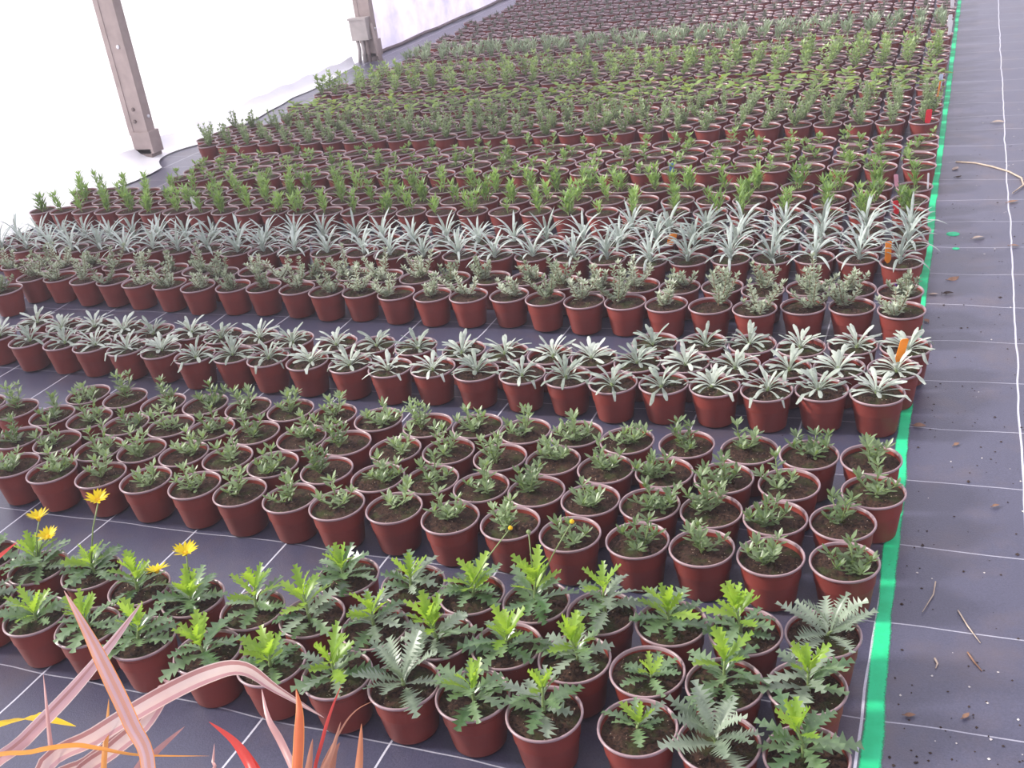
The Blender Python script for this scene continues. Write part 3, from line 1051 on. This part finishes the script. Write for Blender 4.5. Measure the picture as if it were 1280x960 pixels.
# front block: daisies
spots, nr = counted(POTS[1])
FEATHER = {(2, 1), (0, 2), (0, 6)}
SMALL = {(0, 3), (1, 3)}
TALL = {(0, 1), (0, 4), (1, 1), (1, 2), (2, 2), (2, 5), (1, 8), (1, 9), (2, 4)}
FLOWERS = {(1, 13): [(-13.912, 10.772, 1.625), (-13.89, 10.802, 1.239)], (1, 12): [(-12.714, 10.999, 1.977)],
           (1, 10): [(-10.704, 10.498, 1.565)], (1, 11): [(-11.641, 10.718, 0.938)]}
BUDS = {(2, 6): [(-5.786, 11.76, 1.791)], (2, 5): [(-5.41, 11.55, 1.912), (-4.803, 11.717, 2.05)]}
for i, (x, y, r, k) in enumerate(spots):
    rr = random.Random(500 + i)
    key = (r, k)
    style = 'feather' if key in FEATHER else 'small' if key in SMALL else 'full'
    look = {'feather': 'grey-green feathery-leaved daisy', 'small': 'small compact toothed-leaf daisy', 'full': 'toothed-leaf green daisy'}[style]
    where = '%s from the green stripe, %s row of the daisy block' % (ordinal(k), ROWN[3][r])
    lab = look + ', ' + where
    if key in FLOWERS:
        lab = 'daisy with %s, %s from the green stripe, %s daisy row' % ({13: 'two yellow flowers', 12: 'flower on tall stalk'}.get(k, 'one yellow flower'), ordinal(k), ROWN[3][r])
    elif key in BUDS:
        lab = 'daisy with thin-stalked buds, %s from the green stripe, %s daisy row' % (ordinal(k), ROWN[3][r])
    t = thing('potted_daisy', lab, 'daisy', (x, y, 0), 'potted daisies in the front block')
    make_pot_near(t, i)
    h = 0.10 if style == 'small' else 0.18 if style == 'feather' else rr.uniform(0.42, 0.56) if key in TALL else rr.uniform(0.20, 0.40)
    daisy(t, rr, style, h)
    for q in FLOWERS.get(key, []):
        p = Vector(q) - Vector((x, y, 0))
        fl, disc = flower_mesh(rr)
        b0 = Vector((0.03, 0.02, 0.9))
        mb = MB()
        mb.tube([b0, b0.lerp(p, 0.5) + Vector((0.0, 0.0, 0.08)), p + Vector((0, 0, -0.04))], [0.014, 0.012, 0.012], 'stem', 5)
        link('flower_stalk', mb.build('flower_stalk'), t)
        f = link('flower_head', fl, t)
        f.location = p * S
        f.rotation_euler = (rr.uniform(-0.25, 0.25), rr.uniform(-0.2, 0.25), 0)
        link('flower_disc', disc, f)
    for q in BUDS.get(key, []):
        p = Vector(q) - Vector((x, y, 0))
        mb = MB()
        mb.tube([Vector((0, 0, 0.9)), Vector((p.x * 0.5, p.y * 0.5, 0.9 + (p.z - 0.9) * 0.55)), p], [0.011, 0.010, 0.009], 'stem', 5)
        link('bud_stalk', mb.build('bud_stalk'), t)
        mb = MB()
        mb.lathe([(0, -0.035), (0.028, -0.02), (0.036, 0.005), (0.02, 0.03), (0, 0.036)], 'disc' if p.x > 0.5 else 'stem', 8)
        link('bud', mb.build('bud'), t).location = p * S


# the next blocks: pot, rim, soil and one foliage mesh from a small set for each kind
def block(spots, name, cat, group, look, builder, nvar, seed, near, own=None, sub=None):
    foliage = [builder(random.Random(seed + i)) for i in range(nvar)]
    spots, nr = counted(spots)
    rr = random.Random(seed + 99)
    for i, (x, y, r, k) in enumerate(spots):
        row = ROWN[nr][r] if nr in ROWN else ('only' if nr == 1 else ordinal(r + 1))
        lab = '%s, %s from the green stripe, %s row of its block' % (look, ordinal(k), row)
        if own and (r, k) in own:
            lab = own[(r, k)]
        t = thing(name, lab, cat, (x, y, 0), group)
        rot = rr.uniform(0, 6.28)
        if near == 2:
            p = link('pot', POT_NEAR, t)
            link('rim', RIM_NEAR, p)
            s_ = link('soil', SOIL_NEAR[rr.randrange(len(SOIL_NEAR))], t)
        elif near == 1:
            p = link('pot', POT_MID, t)
            s_ = link('soil', SOIL_MID[rr.randrange(len(SOIL_MID))], t)
        else:
            p = link('pot', POT_FAR, t)
            s_ = None
        p.rotation_euler[2] = rr.uniform(0, 6.28)
        if s_:
            s_.rotation_euler[2] = rr.uniform(0, 6.28)
        f = link('foliage', rr.choice(foliage), t)
        f['kind'] = 'stuff'
        f.rotation_euler[2] = rot
        sc = rr.uniform(0.88, 1.15)
        f.scale = (1, 1, 1)
        f.location = (0, 0, -0.0)


def lattice(rows, xl, seed, dx=1.055, slope=0.02, x0=-1.35):
    rr = random.Random(seed)
    out = []
    for r, y0 in enumerate(rows):
        x = x0 + rr.uniform(-0.08, 0.08)
        while x > xl:
            y = y0 + slope * (-x - 1.3) + rr.uniform(-0.04, 0.04)
            if in_frame(x, y):
                out.append((x, y, r))
            x -= dx + rr.uniform(-0.035, 0.035)
    return out


block(POTS[2], 'potted_wallflower', 'wallflower', 'potted wallflowers behind the daisies', 'branching wallflower with narrow leaves', wallflower, 16, 1000, 2)
block(POTS[3], 'potted_silver_rosette', 'silver plant', 'low silver rosettes in pots', 'low silver rosette', silver_rosette, 14, 2000, 2)
block(POTS[4], 'potted_grey_shrub', 'grey shrub', 'small-leaved grey shrubs in pots', 'fine-leaved grey shrub in pot', grey_shrub, 14, 3000, 2)
block(POTS[5], 'potted_spiky_plant', 'spiky plant', 'arching silver spiky plants in pots', 'spiky plant with arching silver leaves', spiky, 14, 4000, 1)
block(lattice((29.02, 30.15, 31.35), -32.3, 61, 1.07, 0.03, -1.28), 'potted_willow_herb', 'herb', 'upright narrow-leaved green herbs in pots', 'upright narrow-leaved green herb', narrow_leaf, 12, 5000, 1)
block(lattice((33.42, 34.5, 35.5, 36.55), -29.4, 62, 1.06, 0.015, -1.33), 'potted_seedling', 'seedling', 'small seedlings in pots', 'small green seedling in pot', seedling, 12, 6000, 1)
block(lattice((38.8, 39.85, 40.9, 42.1), -32.2, 63, 1.06, 0.008, -1.36), 'potted_bush', 'bush', 'bushy grey-green plants in pots', 'bushy grey-green young plant in pot', bush, 10, 7000, 1)
block(lattice((43.8, 44.9, 45.9, 46.95), -31.0, 64, 1.06, 0.008, -1.42), 'potted_leafy_plant', 'leafy plant', 'broad-leaved plants in pots', 'low plant with broad leaves', broad, 10, 8000, 0)
block(lattice((48.5, 49.5, 50.55, 51.6), -31.2, 65, 1.06, 0.012, -1.36), 'potted_tall_herb', 'tall herb', 'tall light green herbs in pots', 'tall light green leafy herb', tall_herb, 10, 9000, 0)
block(lattice((53.6, 54.7), -31.0, 66, 1.06, 0.012, -1.36), 'potted_grey_sprig', 'small herb', 'sparse grey-green sprigs in pots', 'sparse grey-green sprig in pot', sprig, 8, 9500, 0)
block(lattice((56.7, 57.8, 58.9), -31.0, 67, 1.06, 0.012, -1.36), 'potted_grey_tuft', 'grey tuft', 'grey-green tufts of upright leaves in pots', 'grey-green tuft of upright leaves', tuft, 8, 9700, 0)

# the far dark rows: the 300 largest are things of one mesh each, all farther ones one mass
rows = []
y = 60.9
while y < 90:
    rows += [y, y + 1.05]
    y += 2.75
far = lattice(rows, -32.0, 68, 1.06, 0.012, -1.4)
far, _ = counted(far)
far.sort(key=lambda t: t[0] ** 2 + t[1] ** 2)


def far_plant(mb, rr, x=0.0, y=0.0, n=12):
    b = len(mb.v)
    pot_profile(n, mb)
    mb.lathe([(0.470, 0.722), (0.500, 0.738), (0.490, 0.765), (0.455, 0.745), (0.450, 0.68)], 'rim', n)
    c = len(mb.v)
    mb.v.append(Vector((0, 0, 0.72)))
    for j in range(n):
        q = 2 * math.pi * j / n
        mb.v.append(Vector((0.455 * math.cos(q), 0.455 * math.sin(q), 0.70)))
    for j in range(n):
        mb.face((c, c + 1 + j, c + 1 + (j + 1) % n), 'soil_far')
    dark_tuft_into(mb, rr, Vector((rr.uniform(-.1, .1), rr.uniform(-.1, .1), 0.67)))
    o = Vector((x, y, 0))
    for i in range(b, len(mb.v)):
        mb.v[i] = mb.v[i] + o


FAR = []
for i in range(10):
    mb = MB()
    far_plant(mb, random.Random(9900 + i))
    FAR.append(mb.build('potted_dark_tuft'))
rr = random.Random(77)
for x, y, r, k in far[:300]:
    thing('potted_dark_tuft', 'low dark plant in pot, %s from the green stripe in the %s far row' % (ordinal(k), ordinal(r + 1)), 'dark plant', (x, y, 0), 'low dark plants in the far rows', rr.choice(FAR), rr.uniform(0, 6.28))
mb = MB()
for x, y, r, k in far[300:]:
    far_plant(mb, rr, x, y, 8)
if far[300:]:
    o = link('far_potted_plants', mb.build('far_potted_plants'))
    o['kind'] = 'stuff'
    o['label'] = 'mass of low dark potted plants in the farthest rows'
    o['category'] = 'dark plants'

# ------------------------------------------------------------------ plant tags pushed into the soil: base point, height, width, lean, colour
TAGS = [
    ('orange tag in the silver rosette pot nearest the green stripe', (-1.03, 19.86, 0.62), 0.62, 0.16, 0.25, 'tag_orange'),
    ('orange tag in the spiky silver pot nearest the green stripe', (-1.58, 25.5, 0.64), 0.56, 0.15, 0.02, 'tag_orange'),
    ('small orange tag low among the spiky silver leaves', (-7.15, 26.6, 0.64), 0.34, 0.22, 0.3, 'tag_orange'),
    ('red tag in the narrow-leaved herb pot beside the green stripe', (-1.60, 29.05, 0.64), 0.42, 0.14, -0.1, 'tag_red'),
    ('red tag in the bushy plant pot beside the green stripe', (-1.25, 38.6, 0.64), 0.50, 0.20, 0.1, 'tag_red'),
    ('white tag in a narrow-leaved herb pot near the film wall', (-25.2, 30.0, 0.60), 0.55, 0.17, 0.0, 'tag_white'),
    ('blue tag in a seedling pot of the front seedling row', (-8.75, 33.4, 0.62), 0.36, 0.15, 0.0, 'tag_blue'),
    ('small purple tag in a grey shrub pot beside the green stripe', (-1.17, 23.62, 0.64), 0.28, 0.16, -0.2, 'tag_purple'),
    ('pink tag in a back-row narrow-leaved herb pot', (-1.75, 31.45, 0.64), 0.42, 0.12, -0.1, 'tag_pink'),
    ('thin white tag standing by the stripe among narrow-leaved herbs', (-0.93, 31.3, 0.62), 0.50, 0.05, 0.0, 'tag_white'),
    ('pale blue tag in a broad-leaved pot beside the stripe', (-1.05, 43.9, 0.62), 0.55, 0.15, 0.1, 'tag_pale_blue'),
    ('thin orange tag at the back edge of the bushy plants', (-1.08, 42.2, 0.62), 0.65, 0.07, 0.15, 'tag_orange'),
    ('white tag in the nearer grey tuft row beside the stripe', (-1.07, 56.8, 0.62), 0.60, 0.20, 0.1, 'tag_white'),
    ('white tag in a grey sprig pot beside the stripe', (-1.0, 54.6, 0.62), 0.70, 0.17, 0.1, 'tag_white'),
    ('white tag in the far dark rows beside the stripe', (-1.05, 62.1, 0.62), 0.55, 0.20, 0.0, 'tag_white'),
]
for lab, p, h, wd, lean, m in TAGS:
    mb = MB()
    k = 0.006
    cx, cy = math.cos(0.42), math.sin(0.42)
    for d in (-k, k):
        for u, z in ((0, 0), (-wd * .5, 0.12), (-wd * .5, h), (-wd * .35, h + .03), (wd * .35, h + .03), (wd * .5, h), (wd * .5, 0.12)):
            xx = u + lean * z
            mb.v.append(Vector((xx * cx - d * cy * -1, xx * cy - d * cx, z)))
    mb.face((0, 1, 2, 3, 4, 5, 6), m)
    mb.face((13, 12, 11, 10, 9, 8, 7), m)
    for i in range(7):
        j = (i + 1) % 7
        mb.face((i, i + 7, j + 7, j), m)
    me = mb.build('plant_tag')
    for q in me.polygons:
        q.use_smooth = False
    thing('plant_tag', lab, 'tag', p, 'plant tags in the pots', me)


# ------------------------------------------------------------------ the strap-leaved plants in the foreground, every blade its own object
STREAKS = {'pale': ('pale', 'mauve', 'pale', 'pale', 'pink', 'pale'), 'pink': ('pale', 'pink', 'mauve', 'pink', 'pink', 'pale'), 'orange_pink': ('orange_pink', 'orange_pink', 'pink', 'orange_pink', 'pink', 'orange_pink')}


def blade(pts, wd, mname, root, edge=None):
    pts = [Vector(p) for p in pts]

    def cr(i, t):
        a, b, c, d = (pts[max(0, min(len(pts) - 1, i + q))] for q in (-1, 0, 1, 2))
        return 0.5 * ((2 * b) + (c - a) * t + (2 * a - 5 * b + 4 * c - d) * t * t + (3 * b - a - 3 * c + d) * t ** 3)
    path = []
    for i in range(len(pts) - 1):
        for q in range(5):
            path.append(cr(i, q / 5))
    path.append(pts[-1])
    mb = MB()
    face = Vector((0.42, -0.75, 0.42)).normalized()
    n = len(path)
    for i, p in enumerate(path):
        t = i / (n - 1)
        tg = (path[min(i + 1, n - 1)] - path[max(i - 1, 0)]).normalized()
        side = tg.cross(face).normalized()
        up = side.cross(tg).normalized()
        env = (0.62 + 0.38 * min(1, t * 2)) * (1 if t < 0.62 else max(0.02, 1 - ((t - 0.62) / 0.38) ** 1.6))
        hw = wd * 0.5 * env
        for u, l in ((-1, 0.30), (-0.88, 0.26), (-0.45, 0.14), (0, 0), (0.45, 0.14), (0.88, 0.26), (1, 0.30)):
            mb.v.append(p + side * (hw * u) - up * (hw * l))
    for i in range(n - 1):
        for j in range(6):
            a = i * 7 + j
            mb.face((a, a + 1, a + 8, a + 7), edge if edge and j in (0, 5) else STREAKS.get(mname, (mname,) * 6)[j])
    me = mb.build('blade')
    for v in me.vertices:
        v.co -= root.location
    return link('blade', me, root)


def basket(root):
    """the plastic pot the strap-leaved plant grows in, below the frame"""
    mb = MB()
    mb.lathe([(0.0, 0.03), (0.55, 0.03), (0.6, 0.0), (0.78, 1.30), (0.84, 1.32), (0.84, 1.42), (0.76, 1.42), (0.74, 1.2)], 'pot', 32)
    link('pot', mb.build('pot'), root)
    mb = MB()
    mb.lathe([(0.0, 1.3), (0.4, 1.29), (0.752, 1.27)], 'soil', 24)
    link('soil', mb.build('soil'), root)


ROOTS = {'A': (-7.0, 4.1), 'B': (-5.05, 5.35)}
BLADES = [
    ('A', 'orange_pink', 0.209, [[-6.377, 5.066, 3.623], [-6.532, 5.191, 4.032], [-6.703, 5.283, 4.464], [-6.913, 5.4, 4.82], [-7.182, 5.544, 5.121]]),
    ('A', 'pink', 0.186, [[-7.613, 4.394, 3.794], [-7.61, 4.932, 3.834], [-7.556, 5.528, 3.902], [-7.516, 6.102, 4.017], [-7.567, 6.66, 4.082]]),
    ('A', 'pale', 0.239, [[-7.231, 4.69, 3.734], [-7.17, 5.303, 3.632], [-7.061, 6.038, 3.461], [-6.909, 6.592, 3.307], [-6.808, 6.971, 3.065], [-6.598, 7.125, 2.696], [-6.205, 7.298, 2.222]]),
    ('A', 'pale', 0.21, [[-7.219, 4.866, 3.36], [-7.158, 5.396, 3.364], [-7.131, 5.795, 3.327], [-7.17, 6.21, 3.388], [-7.218, 6.331, 3.376], [-7.22, 6.328, 3.208]]),
    ('A', 'mauve', 0.066, [[-7.211, 4.772, 3.608], [-7.434, 5.087, 3.921], [-7.705, 5.423, 4.169]]),
    ('A', 'orange', 0.076, [[-7.04, 5.141, 3.375], [-7.174, 5.424, 3.566], [-7.295, 5.671, 3.73]]),
    ('A', 'orange', 0.065, [[-7.357, 4.341, 4.131], [-7.199, 4.688, 4.028], [-7.107, 4.997, 3.825], [-7.016, 5.144, 3.675], [-6.832, 5.409, 3.371], [-6.559, 5.939, 2.906]]),
    ('A', 'mauve', 0.111, [[-6.89, 5.279, 3.172], [-6.908, 5.651, 3.155], [-6.873, 6.045, 3.12]]),
    ('A', 'yellow', 0.145, [[-7.875, 4.502, 4.185], [-8.099, 5.003, 3.779], [-8.362, 5.46, 3.4], [-8.508, 5.764, 3.116], [-8.497, 6.103, 2.689]]),
    ('A', 'red', 0.111, [[-7.835, 4.961, 5.482], [-7.826, 5.322, 5.414], [-7.874, 5.803, 5.375]]),
    ('A', 'mauve', 0.052, [[-6.504, 5.794, 2.746], [-6.578, 5.971, 2.794], [-6.664, 6.143, 2.851]]),
    ('A', 'pale', 0.196, [[-7.474, 4.857, 3.3], [-7.478, 5.34, 3.164], [-7.463, 5.872, 3.071], [-7.474, 6.02, 3.037]]),
    ('B', 'red', 0.142, [[-5.776, 5.673, 2.96], [-5.993, 5.828, 3.105], [-6.2, 5.932, 3.209], [-6.471, 5.982, 3.334]]),
    ('B', 'mauve', 0.109, [[-5.467, 5.847, 2.862], [-5.806, 6.137, 3.054], [-6.02, 6.283, 3.197], [-6.238, 6.543, 3.299]]),
    ('B', 'orange_red', 0.146, [[-5.336, 5.678, 3.073], [-5.469, 5.991, 3.277], [-5.576, 6.238, 3.421], [-5.697, 6.417, 3.524]]),
    ('B', 'red', 0.051, [[-5.457, 6.013, 2.693], [-5.534, 6.401, 2.917], [-5.565, 6.699, 3.051], [-5.624, 7.007, 3.07]]),
    ('B', 'brown', 0.099, [[-5.404, 5.882, 2.843], [-5.499, 6.111, 2.948], [-5.567, 6.311, 3.016]]),
    ('B', 'brown', 0.083, [[-5.309, 5.933, 2.816], [-5.334, 6.257, 2.949], [-5.368, 6.538, 3.066]]),
    ('B', 'brown', 0.108, [[-5.279, 6.028, 2.725], [-5.36, 6.296, 2.852], [-5.382, 6.464, 2.861]]),
    ('B', 'orange_brown', 0.107, [[-5.005, 6.09, 2.734], [-5.102, 6.376, 2.889], [-5.19, 6.618, 3.011]]),
    ('B', 'brown', 0.026, [[-5.389, 5.969, 2.756], [-5.403, 6.528, 2.931], [-5.402, 6.852, 2.915], [-5.338, 7.128, 2.818]]),
    ('B', 'red', 0.1, [[-5.789, 5.719, 2.857], [-5.94, 5.875, 2.947], [-6.167, 6.01, 3.09]]),
]
labels = {'A': 'strap-leaved plant with long pink and orange blades standing in front of the daisies', 'B': 'strap-leaved plant with short red and brown blades beside the pink-bladed one'}
rt = {}
for k in 'AB':
    rt[k] = thing('strap_leaved_plant', labels[k], 'plant', (*ROOTS[k], 0), 'strap-leaved plants in the foreground')
    basket(rt[k])
for i, (k, m, wd, pts) in enumerate(BLADES):
    x, y = ROOTS[k]
    rr = random.Random(i)
    a = Vector((x + rr.uniform(-.25, .25), y + rr.uniform(-.2, .2), 1.25))
    p0, p1 = Vector(pts[0]), Vector(pts[1])
    dn = p0 + (p0 - p1).normalized() * 0.45
    chain = [tuple(a), tuple(a.lerp(dn, 0.55) + Vector((0, 0, 0.15)))] + [tuple(p) for p in pts]
    blade(chain, wd * {'yellow': 1.5, 'pale': 0.8}.get(m, 0.7), m, rt[k], 'blade_edge' if m in ('orange_pink', 'orange_red') else None)

# ------------------------------------------------------------------ litter on the walkway
def litter_leaf(lab, x, y, size, m, seed, az):
    rr = random.Random(seed)
    mb = MB()
    mb.leaf((-size / 2, 0, 0.03), 0, 0.25, size, size * 0.5, 0.6, rr.uniform(-0.3, 0.5), lance, 5, m, rr.uniform(-0.6, 0.6), rr.uniform(-0.2, 0.2))
    mb.tube([(-size / 2, 0, 0.03), (-size * 0.62, 0.02, 0.02)], 0.008, m, 4)
    thing('dry_leaf', lab, 'leaf', (x, y, hill(x, y)), 'dry leaves on the walkway', mb.build('dry_leaf'), az)


litter_leaf('pale curled dry leaf on the walkway beside the narrow-leaved herbs', 0.44, 29.23, 0.34, 'pale_leaf', 1, 0.3)
litter_leaf('brown dry leaf on the walkway beside the spiky silver plants', -0.09, 26.31, 0.34, 'dead_leaf', 2, 0.5)
litter_leaf('dark dry leaf on the walkway just in front of the larger brown one', -0.2, 25.3, 0.26, 'crumb', 3, 0.2)
litter_leaf('pale dry leaf by the far white line beyond the curved straw', 1.0, 41.18, 0.44, 'pale_leaf', 4, 0.1)
litter_leaf('upright pale leaf scrap where the curved straw begins', -0.26, 35.6, 0.36, 'pale_leaf', 5, 1.2)
litter_leaf('dark leaf scrap by the start of the curved straw', -0.16, 34.7, 0.24, 'crumb', 6, 0.4)
litter_leaf('brown leaf touching the green stripe beside the grey shrubs', -0.62, 23.7, 0.20, 'dead_leaf', 7, 2.2)
litter_leaf('tan leaf scrap against the stripe in front of the silver rosettes', -0.52, 18.84, 0.24, 'dead_leaf', 8, -0.2)
litter_leaf('tan leaf scrap on the walkway beyond the silver rosette corner', 0.13, 18.3, 0.14, 'dead_leaf', 9, 0.9)
litter_leaf('orange-brown leaf on the nearest cross line by the stripe', -0.27, 11.18, 0.15, 'dead_leaf', 10, 0.3)
litter_leaf('orange-brown leaf crumpled on bare cloth right of the nearest cross line', 0.39, 11.31, 0.14, 'dead_leaf', 11, 1.0)
litter_leaf('brown leaf lying on the long white line', 1.31, 32.2, 0.34, 'dead_leaf', 12, 0.4)
litter_leaf('brown leaf beside the long white line next to the pale curled leaf', 1.27, 28.63, 0.26, 'dead_leaf', 13, -0.3)
litter_leaf('tan leaf scrap on the walkway beside the wallflower block', 0.77, 16.31, 0.14, 'dead_leaf', 14, 0.5)
litter_leaf('brown leaf at the corner of the stripe beside the spiky plants', -0.52, 25.3, 0.22, 'pale_leaf', 15, 0.2)


def twig(name, lab, pts, r, m):
    x, y = pts[0][0], pts[0][1]
    mb = MB()
    mb.tube([(p[0] - x, p[1] - y, 0.02 + (p[2] if len(p) > 2 else 0)) for p in pts], [r] * (len(pts) - 1) + [r * 0.5], m, 5)
    thing(name, lab, 'twig', (x, y, hill(x, y)), 'twigs and straws on the walkway', mb.build(name))


twig('dry_straw', 'long pale straw curving across the white line of the walkway', [(-0.27, 36.39), (0.3, 36.2), (0.78, 35.77), (1.25, 35.2), (1.58, 34.5), (1.62, 33.8), (1.31, 33.05)], 0.030, 'straw')
twig('twig', 'thin bent twig nearest the green stripe beside the wallflowers', [(-0.07, 14.07), (-0.09, 13.75), (-0.22, 13.31)], 0.011, 'straw')
twig('twig', 'long thin twig crossing the cross line beside the daisies', [(0.25, 13.47), (0.38, 13.15), (0.55, 12.81)], 0.011, 'straw')
twig('twig', 'short dark twig below the long thin one', [(0.39, 12.57), (0.48, 12.38), (0.57, 12.23)], 0.013, 'dead_leaf')
twig('twig', 'pale scrap of stalk on the walkway right beside the stripe', [(-0.02, 12.35), (0.02, 12.25), (0.0, 12.15)], 0.014, 'straw')

for i, (x, y, sx) in enumerate(((-0.2, 29.6, 0.17), (-0.1, 28.5, 0.09))):
    mb = MB()
    mb.lathe([(0, 0.014), (0.6 * sx, 0.012), (sx, 0.004), (sx * 1.02, 0.0)], 'paint_drop', 12)
    thing('paint_drop', ('larger' if i == 0 else 'smaller') + ' spot of green paint on the walkway off the stripe', 'paint spot', (x, y, hill(x, y) + 0.004), 'paint spots off the stripe', mb.build('paint_drop'))

# crumbs of soil and grit nobody would count
rr = random.Random(21)
for name, m, n, lab in (('soil_crumbs', 'crumb', 420, 'dark soil crumbs scattered over the walkway'), ('grit', 'grit', 110, 'pale grit scattered over the walkway')):
    mb = MB()
    for i in range(n):
        y = 10 + 34 * rr.random() ** 1.8
        x = rr.uniform(-0.55, 1.9) if rr.random() < 0.8 else rr.uniform(-14, -1)
        s_ = rr.uniform(0.012, 0.035) * (1.3 if rr.random() < 0.12 else 0.75)
        b = len(mb.v)
        z = hill(x, y)
        for d in ((1, 0, 0.3), (0, 1, 0.4), (-1, 0, 0.3), (0, -1, 0.25), (0.1, 0, 0.9)):
            mb.v.append(Vector((x + d[0] * s_ * rr.uniform(.6, 1.2), y + d[1] * s_ * rr.uniform(.6, 1.2), z + d[2] * s_ * 0.8)))
        for f in ((0, 1, 4), (1, 2, 4), (2, 3, 4), (3, 0, 4)):
            mb.face(tuple(b + q for q in f), m)
    o = link(name, mb.build(name))
    o['kind'] = 'stuff'
    o['label'] = lab
    o['category'] = 'crumbs'
